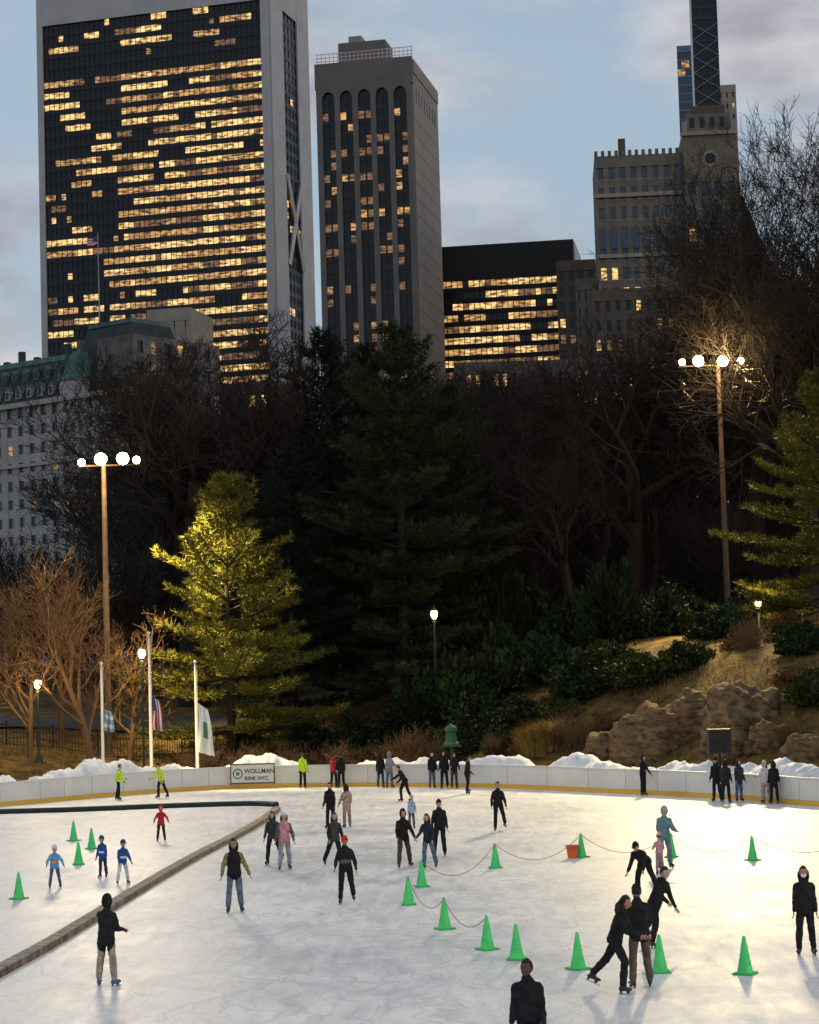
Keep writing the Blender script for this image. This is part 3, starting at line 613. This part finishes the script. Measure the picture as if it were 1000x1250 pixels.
RK=mat('rock_schist',(.25,.16,.08),.9,spec=.1,ns=1.6,col2=(.05,.036,.026),bump=1.,bs=3,stretch=(1,1,2.5))
def rock(px,d,sx,sy,sz,seed,rot=0):
    vs,fs=sph(64,40); V=[]
    for q in vs:
        n=1+.30*noise.noise(q*1.3+Vector((seed,0,0)))+.16*noise.noise(q*3.2+Vector((seed,2,0)))+.07*noise.noise(q*8+Vector((seed,0,4)))
        n-=.09*abs(noise.noise(Vector((q.x*1.5,q.y*1.5,q.z*7+seed))))
        z=q.z if q.z<.6 else .6+(q.z-.6)*.5
        V.append((q.x*sx*n,q.y*sy*n,max(-.5,z)*sz*n))
    mb=MB(); mb.add(V,fs,RK); x=at(px,880,d).x; o=mb.obj('rock_outcrop',True,loc=(x,d,TZ(x,d)-.15)); o.rotation_euler=(0,R(8),rot)
rock(797,97.5,2.0,1.7,2.5,1.3,.3); rock(905,93.5,2.2,1.8,2.9,4.1,1.); rock(850,98,1.5,1.4,1.6,7.7); rock(748,99.5,1.3,1.2,1.3,9.9); rock(940,91,1.1,1.,1.2,12.); rock(985,88.5,1.1,1.,1.0,15.,.5); rock(870,91.5,.9,.8,.9,17.,.5)
# ================================================================ STREET FURNITURE
GALV=mat('pole_rust_brown',(.10,.065,.042),.7,spec=.2,ns=2,na=.2); LENS=mat('lamp_lens',(1,.84,.55),.3,emit=40); HOUS=mat('lamp_housing',(.05,.05,.05),.5)
def light(kind,name,loc,pw,col,rad,parent=None,tgt=None,size=100,blend=.5):
    l=bpy.data.lights.new(name,kind); l.energy=pw; l.color=col; l.shadow_soft_size=rad
    if kind=='SPOT': l.spot_size=R(size); l.spot_blend=blend
    o=bpy.data.objects.new(name,l); scene.collection.objects.link(o); o.location=loc
    if tgt is not None: o.rotation_euler=(Vector(tgt)-Vector(loc)).to_track_quat('-Z','Y').to_euler()
    if parent: o.parent=parent
    return o
WARM=(1,.81,.56)
def flood(x,y,z0,z1,tgt,spot,pt,heads=((-2.2,0),(-1.2,.05),(.3,0),(1.4,0)),size=110,sides=(),rad=3,big=()):
    root=empty('floodlight_pole'); mb=MB()
    mb.tube([(x,y,z0-.3),(x,y,z0+.5),(x,y,z1)],[.24,.2,.12],GALV,12); mb.tube([(x+heads[0][0]-.2,y,z1-.1),(x+heads[-1][0]+.2,y,z1-.1)],[.05,.05],GALV,6)
    mb.lathe((x,y,z0-.2),[(.4,0),(.4,.25),(.3,.3)],GALV,12); mb.obj('pole',True,root)
    mb=MB(); T=Vector(tgt)
    for hi,(hx,hz) in enumerate(heads):
        f_=1.15 if hi in big else .7
        p=Vector((x+hx,y-.1,z1+.15+hz)); d=(T-p).normalized(); d=(d+Vector((0,-.2,.1))).normalized()
        mb.tube([p-d*.4*f_,p-d*.1,p+d*.12],[.1*f_,.24*f_,.31*f_],HOUS,16); mb.tube([p+d*.125,p+d*.14],[.29*f_,.29*f_],LENS,16); mb.tube([(p.x,y,z1-.1),tuple(p-d*.2)],[.03,.03],GALV,5)
    mb.obj('lamp_heads',False,root)
    c=Vector((x,y-3.0,z1+.1)); light('SPOT','flood_beam',c,spot,WARM,rad,root,tgt,size,.9)
    if pt: light('POINT','flood_spill',(x,y-1.6,z1+.2),pt,(1,.70,.32),.5,root)
    for (tg,pw,sz) in sides: light('SPOT','flood_side_beam',(x+math.copysign(1.2,tg[0]-x),y-1.0,z1),pw,(1,.76,.34),.4,root,tg,sz,.7)
x=at(129,700,111).x; px_=at(285,700,112).x; lx=at(60,800,108).x
flood(x,111,TZ(x,111),at(128,566,111).z,(0,58,0),15000,1800,((-1.2,-.05),(-.15,.1),(1.05,.1),(1.8,0)),sides=(((px_-1.2,111.,9),46000,75),((lx,107,6),5500,70)),big=(1,2))
x=at(887,700,125).x; px_=at(1010,700,112).x; rx_=at(860,860,96).x
flood(x,125,TZ(x,125),at(876,444,125).z,(0,60,0),18000,2500,sides=(((px_-2.5,112,13),80000,60),((rx_,96,3),70000,50)),big=(1,2))
flood(-30,22,0,17,(-6,50,0),8500,0,size=84,rad=5); flood(27,22,0,17,(6,50,0),8500,0,size=84,rad=5)
PG=mat('lamp_globe',(1,.72,.3),.4,emit=9); PI=mat('lamp_post_green',(.02,.035,.025),.5)
def plamp(px,d,py,pw=250):
    x=at(px,py,d).x; zt=at(px,py,d).z; z0=TZ(x,d); root=empty('park_lamp'); mb=MB()
    mb.lathe((x,d,z0-.1),[(.22,0),(.2,.3),(.1,.6),(.07,.7),(.06,zt-z0-.5),(.1,zt-z0-.35),(.14,zt-z0-.25)],PI,12); mb.lathe((x,d,zt+.2),[(.18,0),(.12,.08),(.03,.16),(.01,.3)],PI,12); mb.obj('post',True,root)
    mb=MB(); mb.lathe((x,d,zt-.25),[(.08,0),(.16,.12),(.19,.28),(.16,.44)],PG,14); mb.obj('globe',True,root); light('POINT','lamp_light',(x,d-.5,zt),pw,(1,.7,.3),.2,root)
plamp(46,106,835,300); plamp(173,107,798,300); plamp(926,114,738,500); plamp(530,112.5,750,60)
WP=mat('pole_white',(.7,.7,.7),.4); FW=mat('flag_white',(.7,.72,.72),.8); FR=mat('flag_red',(.45,.04,.05),.8); FBu=mat('flag_blue',(.05,.08,.25),.8); FLB=mat('flag_light_blue',(.3,.4,.5),.8); FGr=mat('flag_green',(.1,.3,.15),.8)
def flagpole(px,d,top,fy0,fy1,wd_,kind):
    x=at(px,900,d).x; z1=at(px,top,d).z; z0=max(0,TZ(x,d)); root=empty('flagpole'); mb=MB(); mb.tube([(x,d,z0-.2),(x,d,z1)],[.075,.045],WP,10); mb.lathe((x,d,z1),[(.03,0),(.09,.06),(.09,.12),(.02,.17)],WP,10); mb.tube([(x+.09,d-.05,z0+1),(x+.09,d-.05,z1-.1)],[.008,.008],WP,4); mb.obj('pole',True,root)
    za=at(px,fy0,d).z; zb=at(px,fy1,d).z; mb=MB(); nu,nv=14,12
    for j in range(nv):
        for i in range(nu):
            q=[]
            for (a,b_) in((i,j),(i+1,j),(i+1,j+1),(i,j+1)):
                u=a/nu; w=b_/nv; sag=u*(za-zb)*.25
                q.append((x+.1+wd_*u*(.6+.4*w)+.03*math.sin(w*5),d-.05+.12*math.sin(u*14+w*2)*(.4+w),za-(za-zb)*w-sag*.6*(1-.3*w)))
            m=FW
            if kind=='us': m=FBu if (j<5 and i<6) else (FR if i%4<2 else FW)
            if kind=='lb': m=FLB if j%5<3 else FW
            if kind=='wg': m=FGr if 4<=j<=7 and 5<=i<=9 else FW
            mb.add(q,[(0,1,2,3)],m)
    mb.obj('flag',True,root)
flagpole(125,104.5,812,865,892,.6,'lb'); flagpole(184,105,775,850,890,.65,'us'); flagpole(240,105,810,858,918,.85,'wg')
xa=at(276,950,100).x; LW=2.15; xb=xa+LW; ya=wally(xa)-.16; yb=wally(xb)-.16; ang=math.atan2(yb-ya,xb-xa)
root=empty('rink_sign'); sg=mat('sign_panel_grey',(.6,.6,.58),.5); sk=mat('sign_ink',(.03,.04,.04),.6); sgr=mat('sign_green',(.05,.2,.12),.6)
P=(xa,ya); mb=MB(); mb.obox(P,ang,0,LW,0,.05,.32,1.2,sg)
for a0,a1,z0,z1 in((0,LW,1.203,1.26),(0,LW,.26,.317),(-.05,-.003,.2,1.26),(LW+.003,LW+.05,.2,1.26)): mb.obox(P,ang,a0,a1,-.02,.07,z0,z1,GALV)
def sp_(a,n,z): return (P[0]+math.cos(ang)*a+math.sin(ang)*n,P[1]+math.sin(ang)*a-math.cos(ang)*n,z)
mb.tube([sp_(.33,.05,.76),sp_(.33,.062,.76)],[.26,.26],sgr,20); mb.tube([sp_(.33,.06,.76),sp_(.33,.07,.76)],[.19,.19],sg,20); mb.tube([sp_(.33,.065,.76),sp_(.33,.08,.76)],[.1,.1],sgr,12)
mb.obj('panel',False,root)
for txt,zz,sz in(('WOLLMAN',.78,.30),('RINK NYC',.44,.26)):
    cu=bpy.data.curves.new('lettering','FONT'); cu.body=txt; cu.size=sz; cu.extrude=.004; cu.offset=.006; cu.align_x='LEFT'; cu.materials.append(sk)
    o=bpy.data.objects.new('lettering',cu); scene.collection.objects.link(o); o.location=sp_(.66,.058,zz); o.rotation_euler=(R(90),0,ang); o.parent=root
x=at(551,900,103.5).x; z=at(551,910,103.5).z; mb=MB(); LG=mat('lantern_green',(.03,.09,.06),.5)
mb.tube([(x,103.5,0),(x,103.5,z)],[.06,.06],LG,8); mb.lathe((x,103.5,z),[(.42,0),(.40,.1),(.30,.2),(.26,.65),(.34,.75),(.3,.9),(.12,1.02),(.04,1.1)],LG,8); mb.box(x-.5,x+.5,103.4,103.6,z-.08,z-.01,LG); mb.obj('bell_lantern')
x=at(878,905,88).x; z=at(878,920,88).z; mb=MB(); mb.box(x-.5,x+.5,87.7,88.2,z,z+1.05,HOUS); mb.box(x-.44,x+.44,87.66,87.69,z+.06,z+.99,IR); mb.tube([(x,88,0),(x,88,z)],[.05,.05],IR,8)
for q in(.3,.72): mb.tube([(x,87.655,z+q),(x,87.62,z+q)],[.2,.16],IR,14)
mb.obj('loudspeaker')
# ================================================================ BUILDINGS
def runs(nc,nf,prob,seed,mats=(W1,W2,W3),dark=GL,rl=(1,6)):
    rnd=random.Random(seed); g=[]
    for j in range(nf):
        row=[]; fb=rnd.uniform(-.15,.15)
        while len(row)<nc:
            i=len(row); p=prob(i/nc,j/nf)+fb; m=dark
            if rnd.random()<p: m=rnd.choices(mats,(.5,.3,.2))[0]
            row+= [m]*rnd.randint(*rl)
        g.append(row[:nc])
    return g
def facade(mb,P,ang,Wd,z0,z1,nc,nf,pier,span,mp_,msp,g,dep=.35,sill=None):
    cw=Wd/nc; fh=(z1-z0)/nf; U=(math.cos(ang),math.sin(ang)); N=(math.sin(ang),-math.cos(ang))
    for i in range(nc+1):
        a=i*cw; mb.obox(P,ang,max(0,a-pier/2),min(Wd,a+pier/2),0,dep,z0,z1,mp_)
    for j in range(nf):
        z=z0+j*fh; mb.obox(P,ang,.01,Wd-.01,0,dep*.72,z,z+span,msp)
        if sill: mb.obox(P,ang,.0,Wd,dep*.72,dep*.72+.1,z+span-.12,z+span,sill)
    def p(a,n,z): return (P[0]+U[0]*a+N[0]*n,P[1]+U[1]*a+N[1]*n,z)
    for j in range(nf):
        for i in range(nc):
            a0=i*cw; a1=a0+cw; zz0=z0+j*fh+span; zz1=z0+(j+1)*fh
            mb.add([p(a0,.03,zz0),p(a1,.03,zz0),p(a1,.03,zz1),p(a0,.03,zz1)],[(0,1,2,3)],g[j][i])
def endp(P,ang,Wd): return (P[0]+math.cos(ang)*Wd,P[1]+math.sin(ang)*Wd)
MARB=mat('marble_white',(.42,.41,.42),.6,ns=.15,na=.06); GMD=mat('spandrel_dark',(.012,.014,.019),.35,spec=.3); CON=mat('concrete_grey',(.15,.137,.133),.85,ns=.2,na=.08); CON2=mat('concrete_side',(.28,.245,.222),.85,ns=.15,na=.06)
c=at(337,400,520); a=R(-16); Wd=65.5; P=(c.x-math.cos(a)*Wd,c.y-math.sin(a)*Wd)
mb=MB(); mb.obox(P,a,0,Wd,-30,0,0,189,GMD)
nc,nf=42,51
def pA_(u,v):
    if v>.95: return .35
    if v>.9: return .12
    return (.35+.6*min(1,u*1.6)) if v>.33 else .3+.3*u
g=runs(nc,nf,pA_,5,mats=(W1,W2,W3),rl=(1,5)); facade(mb,(P[0]+math.cos(a)*1.6,P[1]+math.sin(a)*1.6),a,Wd-3.2,22,178,nc,nf,.1,1.45,GMD,GMD,g,.3)
mb.obox(P,a,0,1.6,0,.9,0,189,MARB); mb.obox(P,a,Wd-1.9,Wd,0,.9,0,189,MARB); mb.obox(P,a,1.6,Wd-1.9,0,.8,178,189,MARB)
Q=endp(P,a,Wd); b_=a+math.pi/2
mb.obox(Q,b_,0,9.5,0,.6,0,189,MARB); mb.obox(Q,b_,21,30.5,0,.6,0,189,MARB); mb.obox(Q,b_,9.5,21,0,.5,178,189,MARB)
g=runs(4,50,lambda u,v:.12,8,rl=(1,2)); facade(mb,endp(Q,b_,9.5),b_,11.5,20,178,4,50,.3,1.3,GMD,GMD,g,.2)
for zc in(122,78):
    for s_ in(-1,1):
        A_=endp(Q,b_,9.5 if s_<0 else 21); B_=endp(Q,b_,21 if s_<0 else 9.5); N=(math.sin(b_)*.7,-math.cos(b_)*.7)
        mb.tube([(A_[0]+N[0],A_[1]+N[1],zc-12),(B_[0]+N[0],B_[1]+N[1],zc+12)],[.7,.7],MARB,4)
mb.obj('glass_office_tower')
c=at(509,250,450); a=R(-12); Wd=22.5; P=(c.x-math.cos(a)*Wd,c.y-math.sin(a)*Wd); zt=at(500,72,450).z
mb=MB(); mb.obox(P,a,0,Wd,-28,0,0,zt,CON2); nf=42; zb=14; ztp=zt-8
g=runs(10,nf,lambda u,v:.32+.1*(v<.4),15,mats=(W3,W2,W3),rl=(1,1)); m0=.9
facade(mb,endp(P,a,m0),a,Wd-2*m0,zb,ztp,10,nf,.35,1.1,GMD,mat('spandrel_brown',(.04,.036,.036),.6),g,.25)
bw=(Wd-2*m0)/5; hw=.58
for i in range(6):
    x0=m0+i*bw; mb.obox(P,a,max(0,x0-hw),min(Wd,x0+hw),0,.9,0,ztp,CON)
mb.obox(P,a,0,Wd,0,.88,ztp+2.6,zt+.5,CON)
U=(math.cos(a),math.sin(a)); N=(math.sin(a),-math.cos(a))
def p(aa,n,z): return (P[0]+U[0]*aa+N[0]*n,P[1]+U[1]*aa+N[1]*n,z)
for i in range(5):
    x0=m0+i*bw+hw; x1=m0+(i+1)*bw-hw; r=(x1-x0)/2; cx=(x0+x1)/2; v=[];f=[]; K=12
    for k in range(K+1):
        t=math.pi*k/K; q_=cx-r*math.cos(t); zz=ztp+.1+r*math.sin(t)*1.25; v.append(p(q_,.87,zz)); v.append(p(q_,.87,ztp+2.6)); v.append(p(q_,.05,zz))
    for k in range(K): f.append((3*k,3*k+3,3*k+4,3*k+1)); f.append((3*k,3*k+2,3*k+5,3*k+3))
    mb.add(v,f,CON); mb.add([p(x0,.04,ztp),p(x1,.04,ztp),p(x1,.04,ztp+2.6),p(x0,.04,ztp+2.6)],[(0,1,2,3)],GL)
for i in range(6): mb.obox(P,a,max(0,m0+i*bw-hw),min(Wd,m0+i*bw+hw),0,.875,ztp,ztp+2.6,CON)
Q=endp(P,a,Wd); b_=a+math.pi/2
for i in range(8): mb.obox(Q,b_,3+i*3,4.6+i*3,0,.05,zt-9,zt-6.5,GL); mb.obox(Q,b_,2.7+i*3,3+i*3,0,.15,zt-9.3,zt-6.2,CON)
mb.obox(Q,b_,0,28,0,.2,zt-3,zt,CON2)
for i in range(1,34): mb.obox(Q,b_,0.02,27.9,0,.04,zt-10-i*3.6,zt-9.92-i*3.6,CON)
mb.obox(P,a,4,15,-14,-6,zt,zt+7,CON); mb.obox(P,a,6,9,-12,-8,zt+7,zt+9,CON2)
SC=mat('scaffold_pink',(.6,.45,.45),.6)
for i in range(24): mb.obox(P,a,.3+i*.95,.42+i*.95,-.6,-.5,zt+.5,zt+3,SC)
for z_ in(1.3,2.1,3.0): mb.obox(P,a,0,Wd,-.62,-.52,zt+z_,zt+z_+.15,SC)
mb.obj('arched_tower')
c=at(701,330,480); a=R(-9); Wd=32.; P=(c.x-math.cos(a)*Wd,c.y-math.sin(a)*Wd); zt=at(700,292,480).z
mb=MB(); DB=mat('facade_bronze',(.018,.016,.016),.5,spec=.2); mb.obox(P,a,0,Wd,-20,0,0,zt,DB)
g=runs(24,30,lambda u,v:.88 if v>.35 else .65,25,rl=(1,4)); facade(mb,P,a,Wd,14,zt-8.5,24,30,.16,1.2,DB,DB,g,.3); mb.obox(P,a,0,Wd,0,.4,zt-8.4,zt,DB)
Q=endp(P,a,Wd); mb.obox(Q,a+math.pi/2,0,20,0,.3,0,zt-.5,MARB); mb.obj('bronze_office_block')
def block(name,px0,px1,pyt,d,ang,depth,nc,nf,pier,span,mw,lit,seed,z0=6,dark=GL,mats=(W1,W2,W3),extra=None,side=0,dep=.35,sill=None,topband=2.5):
    a=R(ang); c0=at(px0,pyt+150,d); c1=at(px1,pyt+150,d); Wd=(c1.x-c0.x)/math.cos(a); zt=at((px0+px1)/2,pyt,d).z; P=(c0.x,c0.y)
    mb=MB(); mb.obox(P,a,0,Wd,-depth,0,0,zt,mw); g=runs(nc,nf,lambda u,v:lit,seed,mats,dark,(1,2))
    facade(mb,P,a,Wd,z0,zt-topband,nc,nf,pier,span,mw,mw,g,dep,sill); mb.obox(P,a,0,Wd,0,dep+.1,zt-topband+.003,zt,mw)
    if side:
        Q=endp(P,a,Wd); g=runs(side,nf,lambda u,v:lit,seed+1,mats,dark,(1,2)); facade(mb,Q,a+math.pi/2,depth,z0,zt-topband,side,nf,pier,span,mw,mw,g,dep)
    if extra: extra(mb,P,a,Wd,zt)
    return mb.obj(name)
ST=mat('limestone_grey',(.17,.143,.115),.85,ns=.3,na=.12); ST2=mat('limestone_brown',(.10,.082,.068),.85,ns=.3,na=.12); ST3=mat('limestone_pale',(.29,.255,.215),.85,ns=.3,na=.1); SL=mat('slate_roof',(.04,.037,.04),.7,ns=.5)
def cren(mb,P,a,Wd,zt):
    n=int(Wd/1.4)
    for i in range(n): mb.obox(P,a,i*Wd/n,i*Wd/n+.7,-.2,.6,zt,zt+1.1,ST)
    mb.obox(P,a,-.2,Wd+.2,.4,.9,zt-9,zt-8.2,ST3); mb.obox(P,a,-.2,Wd+.2,.4,.9,zt-22,zt-21.2,ST3)
    for i in range(8):
        cx=(i+.5)*Wd/8
        U=(math.cos(a),math.sin(a)); N=(math.sin(a),-math.cos(a)); v=[(P[0]+U[0]*(cx-.8*math.cos(t))+N[0]*.47,P[1]+U[1]*(cx-.8*math.cos(t))+N[1]*.47,zt-17+2.*math.sin(t)*.8) for t in [math.pi*k/8 for k in range(9)]]
        mb.add(v+[(v[-1][0],v[-1][1],zt-20),(v[0][0],v[0][1],zt-20)],[tuple(range(11))],GLB)
    mb.obox(P,a,Wd*.28,Wd*.36,-3,-1,zt,zt+4,ST2)
block('limestone_apartment_house',731,838,190,430,-4,20,8,24,1.15,1.7,ST,.2,31,extra=cren,dark=GLB,sill=ST3)
def crown(mb,P,a,Wd,zt):
    mb.obox(P,a,-.3,Wd+.3,.4,1,zt-1,zt-.2,ST3); mb.obox(P,a,1.0,Wd-1.0,-9,-1,zt,zt+4,ST); mb.obox(P,a,2.0,Wd-2.0,-8,-2,zt+4,zt+6,ST2)
    for i in range(4): mb.obox(P,a,1.7+i*2.1,2.7+i*2.1,-1,-.95,zt+1.,zt+3.2,GL)
    for q in(0,Wd-1): mb.obox(P,a,q,q+1,-.5,.5,zt,zt+2.2,ST3)
    U=(math.cos(a),math.sin(a)); N=(math.sin(a),-math.cos(a)); cx=Wd/2; cz=zt-6
    for r,n,m in((1.7,.5,ST3),(1.15,.56,GL)): mb.add([(P[0]+U[0]*(cx+r*math.cos(t))+N[0]*n,P[1]+U[1]*(cx+r*math.cos(t))+N[1]*n,cz+r*math.sin(t)) for t in [2*math.pi*k/20 for k in range(20)]],[tuple(range(20))],m)
block('limestone_tower',839,904,160,427,-4,18,4,20,1.4,2.0,ST,.1,33,extra=crown,side=4,topband=11,dark=GLB)
def mans(mb,P,a,Wd,zt):
    U=(math.cos(a),math.sin(a)); N=(math.sin(a),-math.cos(a))
    def p(aa,n,z): return (P[0]+U[0]*aa+N[0]*n,P[1]+U[1]*aa+N[1]*n,z)
    v=[p(0,.4,zt),p(Wd,.4,zt),p(Wd,-14,zt),p(0,-14,zt),p(0,-4,zt+17),p(Wd*.35,-4,zt+17),p(Wd*.35,-10,zt+17),p(0,-10,zt+17)]
    mb.add(v,[(0,1,5,4),(1,2,6,5),(2,3,7,6),(3,0,4,7),(4,5,6,7)],SL)
block('mansard_wing',902,950,330,426,-4,16,4,16,1.2,2.0,ST2,.15,35,extra=mans)
block('brick_apartment_house',728,978,350,423,-3,8,20,18,1.2,1.9,ST2,.28,36,mats=(W1,W2,W3))
block('stepped_apartment_house',684,732,318,470,-6,18,4,24,1.1,1.6,ST2,.1,37)
block('stepped_apartment_house',708,732,340,440,-6,10,3,20,1.,1.6,ST,.12,38)
block('low_apartment_house',560,760,440,400,0,20,18,14,1.,1.7,ST2,.3,39,z0=4)
block('low_apartment_house',900,1100,400,415,4,20,14,14,1.2,1.8,ST2,.1,40,z0=4)
block('low_apartment_house',215,350,470,395,-8,14,9,14,1.2,1.7,ST2,.15,43,z0=4)
block('cream_annex',183,238,378,400,-12,14,4,20,2.0,2.2,ST3,.05,41,z0=4)
def lattice(mb,P,a,Wd,zt):
    z=at(860,130,600).z
    for k in range(5):
        for s_ in(0,1):
            A_=endp(P,a,0 if s_ else Wd); B_=endp(P,a,Wd if s_ else 0); mb.tube([(A_[0],A_[1]-.6,z+k*5),(B_[0],B_[1]-.6,z+k*5+5)],[.14,.14],mat('steel_grey',(.2,.22,.25),.5),4)
DG=mat('tower_dark_glass',(.012,.016,.028),.25,spec=.4)
block('slender_dark_tower',848,879,-40,600,-5,10,3,60,.35,.7,DG,.02,51,extra=lattice,mats=(W4,W4,W3))
block('blue_glass_tower',832,856,56,720,-8,12,5,70,.15,.7,mat('mullion_blue',(.10,.16,.22),.4),.0,52,dark=GLB)
block('beige_slab_tower',882,904,104,660,-6,12,3,50,1.4,2.0,ST3,.04,53)
HW=mat('hotel_white_brick',(.37,.355,.35),.8,ns=.4,na=.08); HR=mat('hotel_slate_roof',(.022,.03,.03),.6,ns=.6); CO=mat('copper_green',(.08,.16,.135),.7,ns=.8)
c=at(163,520,350); a=R(-38); Wd=54.; P=(c.x-math.cos(a)*Wd,c.y-math.sin(a)*Wd); zc=at(160,470,350).z
mb=MB(); mb.obox(P,a,0,Wd,-22,0,0,zc,HW); g=runs(18,15,lambda u,v:.10,61,mats=(W2,W3,W3),dark=GLB,rl=(1,1)); facade(mb,P,a,Wd,4,zc-1.2,18,15,1.6,1.5,HW,HW,g,.4)
mb.obox(P,a,-.6,Wd+.6,-.5,1.3,zc-1.2,zc-.3,HW); mb.obox(P,a,-.3,Wd+.3,.3,.8,zc-12,zc-11.4,HW)
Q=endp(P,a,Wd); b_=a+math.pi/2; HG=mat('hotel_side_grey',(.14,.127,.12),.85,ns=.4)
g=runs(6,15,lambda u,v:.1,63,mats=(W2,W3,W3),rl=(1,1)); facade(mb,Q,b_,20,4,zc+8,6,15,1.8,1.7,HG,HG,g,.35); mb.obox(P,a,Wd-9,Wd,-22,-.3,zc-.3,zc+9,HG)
U=(math.cos(a),math.sin(a)); N=(math.sin(a),-math.cos(a))
def p(aa,n,z): return (P[0]+U[0]*aa+N[0]*n,P[1]+U[1]*aa+N[1]*n,z)
def prism(x0,x1,z0,z1,ins,insx,m,n0=.4,n1=-18,): mb.add([p(x0,n0,z0),p(x1,n0,z0),p(x1,n1,z0),p(x0,n1,z0),p(x0+insx,n0-ins,z1),p(x1-insx,n0-ins,z1),p(x1-insx,n1+ins,z1),p(x0+insx,n1+ins,z1)],[(0,1,5,4),(1,2,6,5),(2,3,7,6),(3,0,4,7),(4,5,6,7)],m)
prism(0,Wd-14,zc-.3,zc+7,3.5,.3,HR); prism(Wd-18,Wd-1,zc-.25,zc+12,4.5,3,HR); prism(0,Wd-20,zc+7,zc+8,.3,.3,CO,-3.,-14)
mb.obox(P,a,Wd-15,Wd-4,-13.6,-3.9,zc+11.95,zc+12.7,CO)
for i in range(13):
    x0=1+i*2.9
    for zz,off in((zc+.5,0.0),(zc+3.8,-1.7)):
        mb.obox(P,a,x0,x0+1.2,off-2,off+.3,zz,zz+1.7,HW if zz<zc+1 else CO); mb.obox(P,a,x0+.2,x0+1.,off+.3,off+.33,zz+.2,zz+1.45,GL); prism(x0-.1,x0+1.3,zz+1.7,zz+2.4,.1,.65,CO,off+.35,off-2)
gx=Wd-14; mb.obox(P,a,gx-3.2,gx+3.2,-.5,1.0,zc-12,zc+2.4,HW)
for k in range(3):
    for q in(-1,0,1): mb.obox(P,a,gx+q*1.9-.5,gx+q*1.9+.5,1.,1.04,zc-11+k*4,zc-9+k*4,GLB)
prism(gx-3.4,gx+3.4,zc+2.4,zc+7.5,.6,3.1,CO,1.2,-3); mb.obox(P,a,gx-.4,gx+.4,-1.3,-.5,zc+7,zc+9.5,CO)
for q in(-3.4,3.4): prism(gx+q-.4,gx+q+.4,zc+2.4,zc+5,.3,.35,CO,1.2,.2)
for q in(Wd-12,Wd-7.5,Wd-3.5): prism(q-.8,q+.8,zc+3,zc+6.5,.2,.7,CO,-.6,-3)
for q in range(8): mb.obox(P,a,3+q*4.2,4+q*4.2,-9,-8,zc+7,zc+9.5+1.5*(q%3==0),GMD)
mb.obj('grand_hotel')
x=at(121,370,352).x; z0=at(121,372,352).z; z1=at(120,284,352).z; root=empty('rooftop_flagpole'); mb=MB(); mb.tube([(x,352,z0-3),(x,352,z1)],[.12,.07],mat('pole_grey',(.3,.3,.3),.5),6); mb.obj('pole',False,root)
mb=MB()
for j in range(7):
    for i in range(8):
        q=[]
        for (aa,bb) in((i,j),(i+1,j),(i+1,j+1),(i,j+1)): q.append((x-aa/8*1.9,352+.15*math.sin(aa),z1-.6-bb/7*1.5-aa/8*.35+.1*math.sin(aa*1.1)))
        mb.add(q,[(0,1,2,3)],FBu if(i<4 and j<4) else (FR if j%2==0 else FW))
mb.obj('flag',False,root)
# ================================================================ WORLD + SUN
w=bpy.data.worlds.new("World"); scene.world=w; w.use_nodes=True; nt=w.node_tree; bg=nt.nodes['Background']
sky=nt.nodes.new('ShaderNodeTexSky'); sky.sky_type='NISHITA'; sky.sun_disc=False; EL=R(10); sky.sun_elevation=EL; AZ=R(115); sky.sun_rotation=AZ; sky.air_density=1.0; sky.dust_density=1.0; sky.ozone_density=1.5
tint=nt.nodes.new('ShaderNodeMix'); tint.data_type='RGBA'; tint.inputs[0].default_value=.72; tint.inputs[7].default_value=(3.0,3.75,4.5,1); nt.links.new(sky.outputs[0],tint.inputs[6])
tc=nt.nodes.new('ShaderNodeTexCoord'); mp=nt.nodes.new('ShaderNodeMapping'); mp.inputs['Scale'].default_value=(1,1,2.4); mp.inputs['Location'].default_value=(.15,0,.45); nt.links.new(tc.outputs['Generated'],mp.inputs[0])
n=nt.nodes.new('ShaderNodeTexNoise'); n.inputs['Scale'].default_value=6.; n.inputs['Detail'].default_value=7; n.inputs['Roughness'].default_value=.52; nt.links.new(mp.outputs[0],n.inputs['Vector'])
rp=nt.nodes.new('ShaderNodeValToRGB'); rp.color_ramp.elements[0].position=.44; rp.color_ramp.elements[1].position=.60; rp.color_ramp.elements[1].color=(.9,.9,.9,1); nt.links.new(n.outputs['Fac'],rp.inputs[0])
n2=nt.nodes.new('ShaderNodeTexNoise'); n2.inputs['Scale'].default_value=13; n2.inputs['Detail'].default_value=6; nt.links.new(mp.outputs[0],n2.inputs['Vector'])
rc=nt.nodes.new('ShaderNodeValToRGB'); rc.color_ramp.elements[0].position=.38; rc.color_ramp.elements[0].color=(2.55,2.5,2.8,1); rc.color_ramp.elements[1].position=.60; rc.color_ramp.elements[1].color=(4.3,4.2,4.4,1); nt.links.new(n2.outputs['Fac'],rc.inputs[0])
mx=nt.nodes.new('ShaderNodeMix'); mx.data_type='RGBA'; nt.links.new(rp.outputs[0],mx.inputs[0]); nt.links.new(tint.outputs[2],mx.inputs[6]); nt.links.new(rc.outputs[0],mx.inputs[7])
nt.links.new(mx.outputs[2],bg.inputs['Color']); bg.inputs['Strength'].default_value=.15
sl=bpy.data.lights.new('sun','SUN'); sl.energy=.2; sl.angle=R(12); sl.color=(1,.82,.7); so=bpy.data.objects.new('sun',sl); scene.collection.objects.link(so)
sd=Vector((math.sin(AZ)*math.cos(EL),math.cos(AZ)*math.cos(EL),math.sin(EL))); so.rotation_euler=(-sd).to_track_quat('-Z','Y').to_euler()
